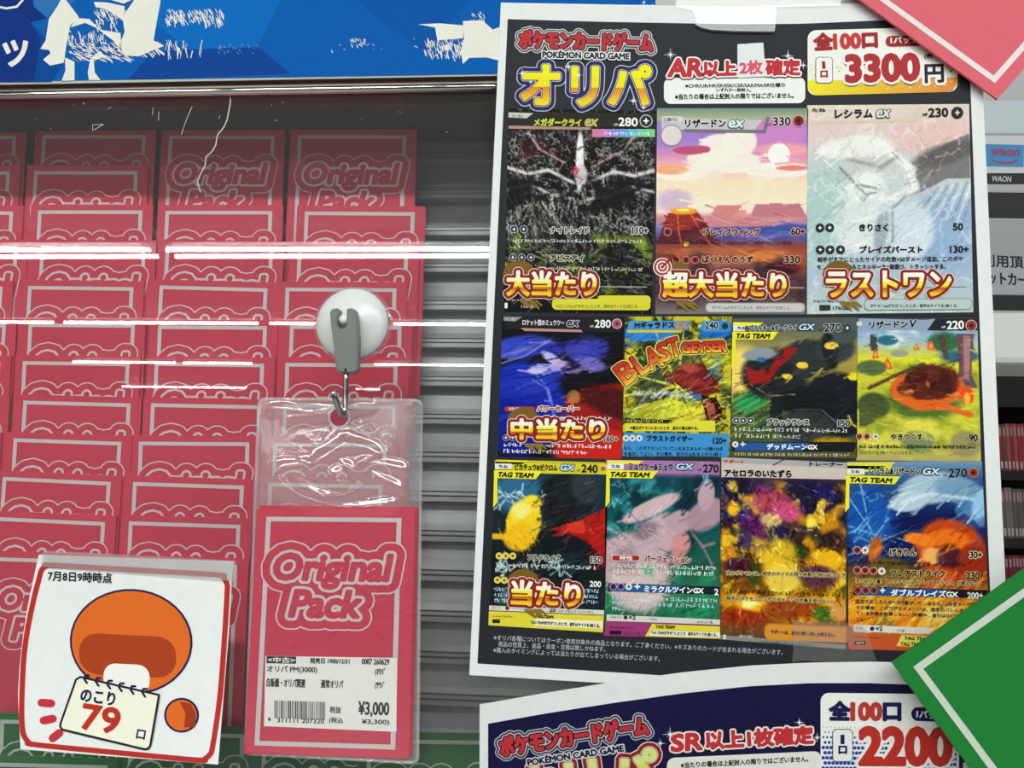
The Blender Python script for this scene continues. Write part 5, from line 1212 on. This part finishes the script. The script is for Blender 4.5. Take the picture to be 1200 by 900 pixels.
# ================================================================== SIGN CARDS over the flyers
def sign_card(px, depth, edge_px, wmm, hmm, red, silver, label, flip, bw=5.2, fw=2.5):
    """a stiff card with the packs' border, its visible corner at px, one edge running towards edge_px"""
    C0 = W(*px, depth); u = (W(*edge_px, depth) - C0).normalized(); v = Vector((-u.z, 0, u.x)) * flip
    P = Print(); k = .001
    bw, fw = bw * k, fw * k
    R_ = lambda a, b, c, d: [(a, b), (c, b), (c, d), (a, d)]
    P.poly(R_(0, 0, wmm * k, hmm * k), red, 0); P.poly(R_(bw, bw, wmm * k - bw, hmm * k - bw), silver, 1); q = bw + fw
    P.poly(R_(q, q, wmm * k - q, hmm * k - q), red, 2)
    o = P.build('sign_card', lambda x, y: C0 + u * x + v * y + Vector((0, -.0005, 0)), ink('pack_ink', .45, .15, .05), step=.00005)
    bm = bmesh.new(); bm.from_mesh(o.data); L = bm.loops.layers.float_color['print']; n0 = len(bm.faces)
    vs = [bm.verts.new(C0 + u * (x * wmm * k) + v * (y * hmm * k) + Vector((0, z, 0))) for z in (-.00049, .0005) for x, y in ((0, 0), (1, 0), (1, 1), (0, 1))]
    for f in ((0, 1, 2, 3), (4, 5, 6, 7), (0, 1, 5, 4), (1, 2, 6, 5), (2, 3, 7, 6), (3, 0, 4, 7)): bm.faces.new([vs[i] for i in f])
    bm.faces.ensure_lookup_table()
    for f in bm.faces[n0:]:
        for l in f.loops: l[L] = (*rgb(red), 1)
    bm.to_mesh(o.data); bm.free(); recentre(o, C0); tag(o, label, 'sign', 'slanted sign cards over the flyers')
    return o


sign_card((1168, 117), -.0030, (1005, -1), 150, 105, '#DC5F6C', '#E9E1DE', 'pink sign card with a pale border slanting over the top corner of the flyer', -1)
sign_card((1045, 776), -.0240, (1200, 666), 105, 150, '#1F7A33', '#C9CFC4', 'green sign card with a pale border slanting over both flyers', -1)

# ================================================================== NOTICE taped to the glass
def dN(px, py): return .0030 - .011 * max(0, (py - 655) / 240) ** 1.4


def MN(px, py): return W(px, py, dN)


no = empty('notice', W(140, 888, dN)); tag(no, 'white notice with a red rounded border and a pad reading 79', 'notice'); bpy.context.view_layer.update()
LE = [(650, 45.5), (656, 44), (700, 34.5), (744, 27), (780, 23), (815, 21), (878, 24)]
RE = [(658, 274.5), (673, 272), (744, 268), (815, 262), (896, 255.5)]


def edgeN(u, v):
    yl, yr = lerp(650, 878, v), lerp(658, 896, v)
    return lerp(edge_interp([(a, b) for a, b in LE], yl), edge_interp(RE, yr), u), lerp(yl, yr, u)


fpart(slab_grid('sheet', MN, 0, 1, 12, 0, 1, 24, .0002, M_paper, edge=edgeN), no)
P = Print()
bord = [(46, 678), (49, 668), (54, 663.5), (62, 662.5), (160, 668), (254, 673.5), (262, 677), (266, 684), (266.5, 692), (263.5, 744), (258, 815), (249.5, 874), (246, 884), (240, 889), (232, 890.5), (140, 882), (42, 872.5), (34, 869.5), (29, 863), (26.8, 855), (25.6, 830), (27.5, 780), (31.5, 744), (39, 706)]


def smooth(p, n=4):
    o = []
    for i in range(len(p)):
        a, b, c, d = (Vector(p[(i + k - 1) % len(p)]) for k in range(4))
        for k in range(n):
            t = k / n; o.append(tuple(.5 * ((2 * b) + (-a + c) * t + (2 * a - 5 * b + 4 * c - d) * t * t + (-a + 3 * b - 3 * c + d) * t ** 3)))
    return o


P.stroke(smooth(bord), 6.2, '#B8302A', 2, closed=True)
P.text('7月8日9時時点', 56.5, 680.2, 131, 683.4, 11.4, '#26262A', 3, bold=.7)
navy, org = '#241E4E', '#DE6A26'
# a plain rounded mound of the same colours stands where the printed figure is
P.disc(154, 752, 72, navy, 2, ry=62, n=40, ang=3); P.disc(154, 752, 69.5, org, 3, ry=59.5, n=40, ang=3)
P.rrect(93, 744, 207, 792, 22, '#A8411E', 4, sk=.05); P.rrect(122, 778, 176, 812, 14, '#F1EFE9', 5, sk=.05)
P.disc(213, 838, 20.5, navy, 2, n=30); P.disc(213, 838, 18, org, 3, n=30); P.poly([(211, 822), (224, 824), (230, 836), (229, 852), (216, 852), (218, 836)], '#9E3A1C', 4)
pad = [(95, 793), (187, 814), (186.5, 818), (177, 873), (174, 877), (170, 877.5), (74, 854.5), (71.5, 851), (72, 847), (90, 796)]
P.poly(pad, '#F1EFDC', 6); P.stroke(pad, 2.6, '#2A2622', 6.4, closed=True)
for k in range(6):
    x, y = 101 + k * 13.6, 796 + k * 3.2; P.stroke([(x + 2, y + 4), (x - 1.5, y - 1), (x, y - 5), (x + 4, y - 5)], 2.6, navy, 8)
P.text('のこり', 95, 821, 134.5, 826.4, 15, navy, 8, bold=1.3, vert=0)
P.text('79', 95.5, 853, 138.5, 859.5, 29, '#B83426', 8, bold=2.6)
P.text('口', 160.5, 864.6, 170, 866.2, 10.4, navy, 8, bold=.9)
for a, c_ in (((49, 823.3), (60.5, 824)), ((51.5, 844), (62.5, 842)), ((62, 865), (70, 858.6))): P.stroke([a, c_], 9.4, '#C0343A', 3)
P.strip = 0
fpart(P.build('printed_picture', MN, lift=.6), no)
b_ = Print(); b_.grid(lambda u, v: (lerp(lerp(50.5, 48, v), lerp(276.5, 274.5, v), u), lerp(lerp(645, 657, u), lerp(664, 681, u), v)), 16, 4, '#FFFFFF', 0)
o = b_.build('tape_strip', lambda x, y: W(x, y, lambda a, b: dN(a, b) - .0011), clear('notice_tape', haze=.42, rough=.25, hazecol=(.50, .44, .44), bump=.5, bscale=180)); tag(o, 'cloudy clear tape strip along the top of the white notice', 'tape', 'clear tape strips'); recentre(o, W(160, 680, .001))

# ================================================================== SUCTION HOOK
hc = W(414, 381, .0036); hk = empty('suction_hook', hc); tag(hk, 'white suction cup hook with a grey lever stuck on the glass', 'suction hook'); bpy.context.view_layer.update()
mm = .001
bm = bmesh.new(); lathe(bm, [(0, 0), (17.4 * mm, 0), (17.7 * mm, -.4 * mm), (17.2 * mm, -1.0 * mm), (15.5 * mm, -1.5 * mm), (9 * mm, -3 * mm), (0, -3.4 * mm)], hc, 64)
fpart(bm_obj('clear_cup', bm, clear('soft_clear_vinyl', haze=.10, rough=.06, tint=(.97, .93, .93), hazecol=(.85, .8, .8)), None, True), hk)
bm = bmesh.new(); lathe(bm, [(0, -1.2 * mm), (15.8 * mm, -1.2 * mm), (16.1 * mm, -1.8 * mm), (15.6 * mm, -2.8 * mm), (13.5 * mm, -4.6 * mm), (10 * mm, -6.2 * mm), (6.2 * mm, -7.0 * mm), (5.6 * mm, -7.3 * mm), (5.2 * mm, -8.6 * mm), (4.6 * mm, -9.1 * mm), (0, -9.2 * mm)], hc, 64)
fpart(bm_obj('white_dome', bm, mat('white_cup_plastic', (.74, .76, .75), .28, 0, .5), None, True), hk)


def prism(name, pts, d0, d1, m, parent, bev=.0004, slope=0):
    """outline in the photo carried to depth d0..d1; slope pushes its lower end towards the glass"""
    y0 = min(p[1] for p in pts); f = lambda d: [W(x, y, d) + Vector((0, slope * (y - y0), 0)) for x, y in pts]
    bm = bmesh.new(); a = [bm.verts.new(p) for p in f(d0)]
    fr = W(*pts[0], d0); t = d1 - d0
    c_ = [bm.verts.new(p + Vector((0, t, 0))) for p in f(d0)]
    n = len(pts)
    for i in range(n): bm.faces.new((a[i], a[(i + 1) % n], c_[(i + 1) % n], c_[i]))
    tt = tessellate_polygon([[Vector((x, y, 0)) for x, y in pts]])
    for q in tt: bm.faces.new([a[k] for k in q]); bm.faces.new([c_[k] for k in q[::-1]])
    bmesh.ops.recalc_face_normals(bm, faces=bm.faces[:])
    es = [e for e in bm.edges if (e.verts[0] in a) and (e.verts[1] in a) and abs(e.calc_face_angle(0)) > .5]
    bmesh.ops.bevel(bm, geom=es, offset=bev, segments=3, affect='EDGES')
    return fpart(bm_obj(name, bm, m), parent)


lev = [(386, 366), (388, 362.5), (391, 361), (396, 361), (398.4, 363), (398.6, 368), (396, 371), (394.6, 375), (395, 381), (398, 384.4), (402, 384.6), (405, 382), (405.8, 376), (405.8, 363), (408, 361), (413, 361), (416.6, 363), (418, 368), (419, 380), (419.6, 400), (418.8, 420), (418.6, 431), (415, 435.6), (409, 437), (399, 436.4), (393.4, 434.6), (392, 430), (390.6, 410), (387.6, 385)]
prism('lever', lev, -.0108, -.0072, M_grey, hk, .0006, .00002)
bm = bmesh.new(); tube(bm, [W(397, 373, -.0078), W(418, 372, -.0078)], .0019, 14); fpart(bm_obj('pivot_pin', bm, M_white, None, True), hk)
bm = bmesh.new(); q = W(403, 375, -.0078); bmesh.ops.create_uvsphere(bm, u_segments=20, v_segments=12, radius=.0021, matrix=Matrix.Translation(q)); fpart(bm_obj('pivot_knuckle', bm, M_white, None, True), hk)
bm = bmesh.new()
path = [W(405.5, 432, -.0085), W(405.3, 445, -.0085), W(405, 462, -.0086), W(404.4, 478, -.0088), W(403, 486, -.0096), W(401, 489, -.0112), W(398.6, 485, -.0130), W(396.6, 479, -.0146), W(393.6, 469, -.0166), W(390.8, 459.5, -.0186)]
tube(bm, path, [.0011] * 6 + [.0012] * 3 + [.00125], 14); fpart(bm_obj('wire_hook', bm, M_steel, None, True), hk)
bm = bmesh.new(); tube(bm, [W(391.2, 461, -.0183), W(390.6, 458.6, -.0188)], .00145, 16); fpart(bm_obj('wire_tip', bm, mat('tip_metal', (.62, .66, .62), .3, 1), None, True), hk)

# ================================================================== HANGING SLEEVE with a pack in it
sl = empty('plastic_sleeve', W(392, 889, -.004)); tag(sl, 'clear plastic sleeve with a punched hole hanging from the hook', 'plastic sleeve'); bpy.context.view_layer.update()


def corners(q, r=7, n=5):
    o = []
    for i in range(len(q)):
        p = Vector(q[i]); a = (Vector(q[i - 1]) - p).normalized(); b = (Vector(q[(i + 1) % len(q)]) - p).normalized()
        for k in range(n + 1):
            t = k / n; s0 = p + a * r; s1 = p + b * r; o.append(tuple((1 - t) ** 2 * s0 + 2 * t * (1 - t) * p + t * t * s1))
    return o


out = corners([(303.5, 467), (494, 469), (489.5, 894), (287.5, 883)], 8)
hole = [(397.5 + 12 * math.cos(-2 * math.pi * k / 28), 489 + 12 * math.sin(-2 * math.pi * k / 28)) for k in range(28)]


WRINK = [[(420, 280), (350, 320), (250, 385), (200, 410), (185, 440), (215, 485), (270, 512), (330, 530), (430, 525), (500, 480), (515, 430), (470, 385), (530, 350), (565, 330), (520, 300), (420, 280)],
         [(240, 380), (120, 390), (85, 420), (130, 480), (200, 530), (330, 570), (440, 582), (560, 575), (650, 555)], [(440, 390), (550, 430), (685, 495)], [(520, 370), (610, 384), (700, 403)],
         [(400, 480), (350, 440), (420, 400)], [(345, 120), (250, 135), (150, 120), (70, 115)], [(345, 135), (240, 150), (130, 160)], [(350, 105), (290, 100), (200, 98)], [(445, 105), (520, 90)], [(448, 120), (490, 100), (540, 98)]]
WSEG = []
for w_ in WRINK:
    q_ = smooth([(300 + x / 4, 450 + y / 4) for x, y in w_] if w_[0] == w_[-1] else [(300 + x / 4, 450 + y / 4) for x, y in [w_[0]] + w_ + [w_[-1]]], 4)
    n_ = len(q_) if w_[0] == w_[-1] else len(q_) - 8
    WSEG += list(zip(q_[:n_ - 1], q_[1:n_]))
WA = np.array([a for a, b in WSEG]); WB = np.array([b for a, b in WSEG])


def wrinkle(px, py):
    """height of the creases pressed into the empty upper half of the sleeve"""
    if py > 604: return 0
    p = np.array((px, py)); d = WB - WA; t = np.clip(((p - WA) * d).sum(1) / np.maximum((d * d).sum(1), 1e-9), 0, 1)
    r2 = ((p - WA - d * t[:, None]) ** 2).sum(1).min()
    return .00135 * math.exp(-r2 / 52.0)


def d_front(px, py):
    """the front film bulges over the pack and dents where it hangs empty"""
    t = 1 - abs((px - 392) / 98) ** 3
    g = math.exp(-((px - 385) / 62) ** 2 - ((py - 548) / 34) ** 2)
    return -.0052 - .0016 * max(0, t) * min(1, max(0, (py - 470) / 60)) * min(1, max(0, (893 - py) / 40)) - wrinkle(px, py) - .0016 * g - .0004 * math.exp(-((px - 340) / 24) ** 2 - ((py - 566) / 16) ** 2) + .0005 * math.sin(px * .11 + 1) * math.sin(py * .13) * g


def film_grid(name, d, m, step=1.8):
    P_ = bmesh.new(); n = 0; xs = np.arange(284, 500, step); ys = np.arange(462, 900, step)
    bmv = {}
    for x in xs:
        for y in ys: bmv[(x, y)] = P_.verts.new((x, 0, -y))
    for i in range(len(xs) - 1):
        for j in range(len(ys) - 1): P_.faces.new((bmv[(xs[i], ys[j])], bmv[(xs[i], ys[j + 1])], bmv[(xs[i + 1], ys[j + 1])], bmv[(xs[i + 1], ys[j])]))
    # trim to the outline (convex) by cutting, then punch the hole
    for k in range(len(out)):
        a, b = Vector(out[k]), Vector(out[(k + 1) % len(out)])
        if (b - a).length < 1e-4: continue
        nx, ny = (b - a).y, -(b - a).x
        bmesh.ops.bisect_plane(P_, geom=P_.verts[:] + P_.edges[:] + P_.faces[:], plane_co=(a.x, 0, -a.y), plane_no=(nx, 0, -ny), clear_outer=True)
    near = [f for f in P_.faces if (f.calc_center_median() - Vector((397.5, 0, -489))).length < 30]
    for k in range(28):
        a, b = Vector(hole[k]), Vector(hole[(k + 1) % 28]); near = [f for f in P_.faces if (f.calc_center_median() - Vector((397.5, 0, -489))).length < 26]
        g = list({v for f in near for v in f.verts}) + list({e for f in near for e in f.edges}) + near
        bmesh.ops.bisect_plane(P_, geom=g, plane_co=(a.x, 0, -a.y), plane_no=((b - a).y, 0, (b - a).x))
    bmesh.ops.delete(P_, geom=[f for f in P_.faces if (f.calc_center_median() - Vector((397.5, 0, -489))).length < 11.9], context='FACES')
    for v in P_.verts: v.co = W(v.co.x, -v.co.z, d)
    o_ = bm_obj(name, P_, m, None, True); return fpart(o_, sl)


M_film = clear('sleeve_film', haze=.035, rough=.11, ior=1.9, hazecol=(.85, .8, .81), bump=.1, bscale=260)
film_grid('front_film', d_front, M_film)
film_grid('back_film', lambda x, y: -.0022, step=8, m=clear('sleeve_back_film', haze=.36, rough=.1, hazecol=(.62, .56, .57), bump=.3, bscale=60))
bm = bmesh.new(); tube(bm, [W(x, y, -.0040) for x, y in out + out[:1]], .0007, 8, False); fpart(bm_obj('welded_rim', bm, clear('weld_vinyl', haze=.22, rough=.08, hazecol=(.8, .78, .78)), None, True), sl)
bm = bmesh.new(); tube(bm, [W(x, y, lambda a, b: d_front(a, b) + .001) for x, y in hole + hole[:1]], .0006, 8, False); fpart(bm_obj('hole_rim', bm, mat('vinyl_rim', (.6, .57, .57), .2, 0, .6), None, True), sl)
# the packs inside: one in front with a price label, the edges of more behind
o = put_pack(ME_RED, (301.5, 596.5), (487, 598), lambda z: -.0044, 'card_pack', lean=0)
tag(o, 'red card pack with a white price label inside the hanging sleeve', 'card pack'); bpy.context.view_layer.update()
P = Print()
P.poly([(311, 768.6), (465.5, 771), (464.5, 857.6), (309.4, 851)], '#F1F0EA', 0)
P.poly([(312.4, 768.8), (347, 769.4), (347, 777.8), (312.4, 777.2)], '#1E1E20', 1); P.text('<中古>', 314, 776.2, 345.5, 776.8, 6.4, '#F4F4F0', 2, bold=.4)
P.text('発売日 1900/12/31', 363.5, 777.4, 409.5, 778.2, 6.4, BLK, 1, bold=.55); P.text('0087 260629', 424, 778.4, 456, 779, 6.6, BLK, 1, bold=.55)
P.text('オリパ PM(3000)', 313, 788.8, 371.5, 789.8, 8.8, BLK, 1, bold=.5); P.text('(ｵﾘﾊﾟ', 439.5, 792, 450.5, 792.4, 9.4, BLK, 1, bold=.5)
P.text('自販機・オリパ関連', 312.6, 804.6, 357.5, 805.8, 10, BLK, 1, bold=.55); P.text('通常オリパ', 376, 806, 402, 806.8, 9.6, BLK, 1, bold=.55); P.text('(ﾂｳｼﾞ', 439.4, 808, 450, 808.4, 9.6, BLK, 1, bold=.5)
rr = random.Random(42); x = 321.4
while x < 382:
    wd = rr.choice([.6, .6, 1.1, 1.6]); P.poly([(x, 820.6 + (x - 321) * .035), (x + wd, 820.6 + (x - 321) * .035), (x + wd, 841.6 + (x - 321) * .035), (x, 841.6 + (x - 321) * .035)], BLK, 1); x += wd + rr.choice([.6, .7, 1.2])
P.text('6', 314.2, 844.6, 317.4, 844.7, 4.4, BLK, 1, bold=.5); P.text('311111 207320', 325, 846.4, 379.6, 848, 5.2, BLK, 1, bold=.4)
P.text('税抜', 386.4, 835.4, 399.6, 836, 7.6, BLK, 1, bold=.4); P.text('(税込', 385.6, 847.8, 402, 848.6, 7.4, BLK, 1, bold=.4)
P.text('¥3,000', 420, 839.6, 455.6, 840.4, 17.6, BLK, 1, bold=1); P.text('¥3,300)', 424, 849.6, 456, 850.4, 6.8, BLK, 1, bold=.5)
pl = P.build('price_label', lambda a, b: W(a, b, -.0044 - PT / 2 - .00030), ink('label_ink', .5, .3, .02), step=.00004); fpart(pl, o); pl['label'] = 'white price label with a barcode'
for k in (1, 2):
    q = put_pack(ME_RED, (302 + 2.5 * k, 590 + 2 * k), (488 + 1.6 * k, 592 + 2 * k), lambda z, k=k: -.0044 + .00088 * k, 'card_pack', lean=0)
    tag(q, ('first', 'second')[k - 1] + ' red pack behind the labelled pack in the hanging sleeve', 'card pack')

# ================================================================== BEYOND THE CASE
# payment notice board
D_B = .36
MB = lambda x, y: W(x, y, D_B)
pb = empty('payment_board', W(1225, 372, D_B)); tag(pb, 'grey payment notice board with a blue contactless sign and black stripes', 'notice board'); bpy.context.view_layer.update()


def slab_px(name, x0, y0, x1, y1, d, depth, m, parent, bev=.001):
    a, c_ = W(x0, y1, d), W(x1, y0, d); bm = bmesh.new(); box(bm, a.x, c_.x, d, d + depth, a.z, c_.z, bev); return fpart(bm_obj(name, bm, m), parent)


slab_px('board', 1112, 40, 1300, 371, D_B, .02, mat('board_grey', (.50, .53, .535), .5, noise=.02, nscale=30), pb)
P = Print(); R4 = lambda x0, y0, x1, y1, s_=0: [(x0, y0), (x1, y0 + s_), (x1, y1 + s_), (x0, y1)]
P.poly(R4(1114, 118, 1298, 156), '#C9D3D8', 1); P.poly(R4(1114, 157, 1298, 159), '#A2A8AA', 1.2); P.poly(R4(1114, 159, 1298, 203), '#D2D4D4', 1)
P.poly([(1154.5, 169), (1200, 170), (1199.5, 196), (1154, 195)], '#3E8CC8', 2)
P.text('waon', 1161.5, 182, 1194, 183, 7, '#8E4A78', 3, bold=1.5)
P.stroke([(1162, 187), (1168, 190.4), (1178, 191.4), (1188, 190.4), (1191, 187.6)], 2, '#A03A48', 3)
P.poly(R4(1114, 203, 1298, 216), '#1E1E20', 2); P.text('WAON', 1161.5, 212.6, 1184, 213.4, 6.6, '#C9CCCA', 3, bold=.3, italic=.15)
P.poly(R4(1114, 216, 1298, 225), '#B4B6B6', 1); P.poly(R4(1114, 225, 1298, 255, 2), '#19191B', 2); P.poly(R4(1114, 257, 1298, 345), '#A4A6A8', 1); P.poly(R4(1114, 300, 1298, 345), '#B0B0B6', 1.2)
P.text('利用頂', 1151, 312, 1199, 314.6, 14, BLK, 3, bold=.8, italic=-.1); P.text('ットカー', 1159, 333, 1203, 335.6, 14, BLK, 3, bold=1, italic=-.1)
P.poly(R4(1114, 345, 1298, 363, 2), '#1B1A1E', 2); P.poly(R4(1114, 365, 1298, 370), '#B2B0BC', 1)
fpart(P.build('printed_face', lambda x, y: W(x, y, D_B - .0002), ink('board_ink', .5, .3, .02), step=.0001), pb)
ct = empty('service_counter', W(1225, 900, .50) * 1); ct.location.z = 0; tag(ct, 'white service counter edge under the grey payment board', 'counter'); bpy.context.view_layer.update()
a, c_ = W(1130, 431, D_B), W(1420, 371.5, D_B)
bm = bmesh.new(); box(bm, a.x, c_.x, D_B - .02, D_B + .05, a.z, c_.z, .006); fpart(bm_obj('countertop', bm, mat('counter_white', (.86, .87, .84), .4)), ct)
bm = bmesh.new(); q = W(1330, 500, D_B); box(bm, q.x, c_.x, D_B, D_B + .03, 0, a.z, .003); fpart(bm_obj('counter_body', bm, mat('counter_side', (.55, .55, .53), .5)), ct)
# media shelf further back
D_S = 1.75
sh = empty('media_shelf', (W(1225, 500, D_S).x, D_S + .08, 0)); tag(sh, 'black media shelf with rows of disc cases in the background', 'shelf'); bpy.context.view_layer.update()
M_sh = mat('shelf_black', (.025, .024, .025), .5, noise=.1, nscale=20)
xa, xb = W(1085, 500, D_S).x, W(1330, 500, D_S).x
bm = bmesh.new(); box(bm, xa, xb, D_S + .17, D_S + .19, 0, 1.82); fpart(bm_obj('back_panel', bm, M_sh), sh)
for s_ in (xa, xb):
    bm = bmesh.new(); box(bm, s_ - .01, s_ + .01, D_S, D_S + .19, 0, 1.82); fpart(bm_obj('side_panel', bm, M_sh), sh)
ys = [(434, 5), (552, 11), (631, 11), (702, 11)]
for y, h_ in ys:
    z1 = W(1180, y, D_S).z; z0_ = W(1180, y + h_, D_S).z
    bm = bmesh.new(); box(bm, xa, xb, D_S - .02, D_S + .17, z0_, z1, .002); fpart(bm_obj('shelf_board', bm, M_sh), sh)
bm = bmesh.new(); box(bm, xa, xb, D_S - .018, D_S - .01, W(1180, 478, D_S).z, W(1180, 440, D_S).z, .002); fpart(bm_obj('header_strip', bm, mat('shelf_header', (.035, .034, .035), .3)), sh)
cases = [('disc_case', 496, 552, 'red-spined disc case on the upper row of the black shelf', ['#B0414A', '#B84A50', '#A03A44', '#C0666A', '#7E5A5A']),
         ('disc_case', 571, 631, 'grey-spined disc case on the middle row of the black shelf', ['#6E6A6A', '#7A7474', '#605C5E', '#8A8482', '#9A4A50']),
         ('disc_case', 650, 702, 'dark red disc case on the lower row of the black shelf', ['#8A2E36', '#7A2A30', '#93383E', '#6E4A4A', '#A04A4C'])]
for nm, y0, y1, lb, cols in cases:
    x = 1148.0; rr = random.Random(y0); proto = {}
    zt, zb = W(1180, y0, D_S).z, W(1180, y1, D_S).z
    while x < 1226:
        wd = rr.choice([3.9, 4.3, 4.6]); ci = rr.choice([0, 0, 1, 1, 2, 3, 4]) if y0 != 571 else rr.choice([0, 1, 2, 3]); key = (wd, ci)
        px0 = W(x, y1, D_S).x; w3 = W(x + wd - .25, y1, D_S).x - px0; hh = zt - zb - rr.uniform(0, .004)
        if key not in proto:
            bm = bmesh.new(); box(bm, 0, w3, 0, .13, 0, hh, .0008); L_ = bm.loops.layers.float_color.new('print')
            for f in bm.faces:
                for l in f.loops: l[L_] = (*rgb(cols[ci]), 1)
            for za, zc, cc in ((.05, .2, '#D9CFC9'), (.74, .93, '#C9A0A0')):   # spine print: publisher band low, title high
                vs = [bm.verts.new((w3 * a_, -.0003, hh * b_)) for a_, b_ in ((.2, za), (.8, za), (.8, zc), (.2, zc))]; f = bm.faces.new(vs)
                for l in f.loops: l[L_] = (*rgb(cc), 1)
            me = bpy.data.meshes.new(nm); bm.to_mesh(me); bm.free(); me.materials.append(ink('case_ink', .3, .4, .03)); proto[key] = me
        o = link(nm, proto[key]); o.location = (px0, D_S + rr.uniform(0, .004), zb + .0003)
        tag(o, lb, 'disc case', lb.replace('disc case', 'disc cases').replace('-spined', '')); x += wd
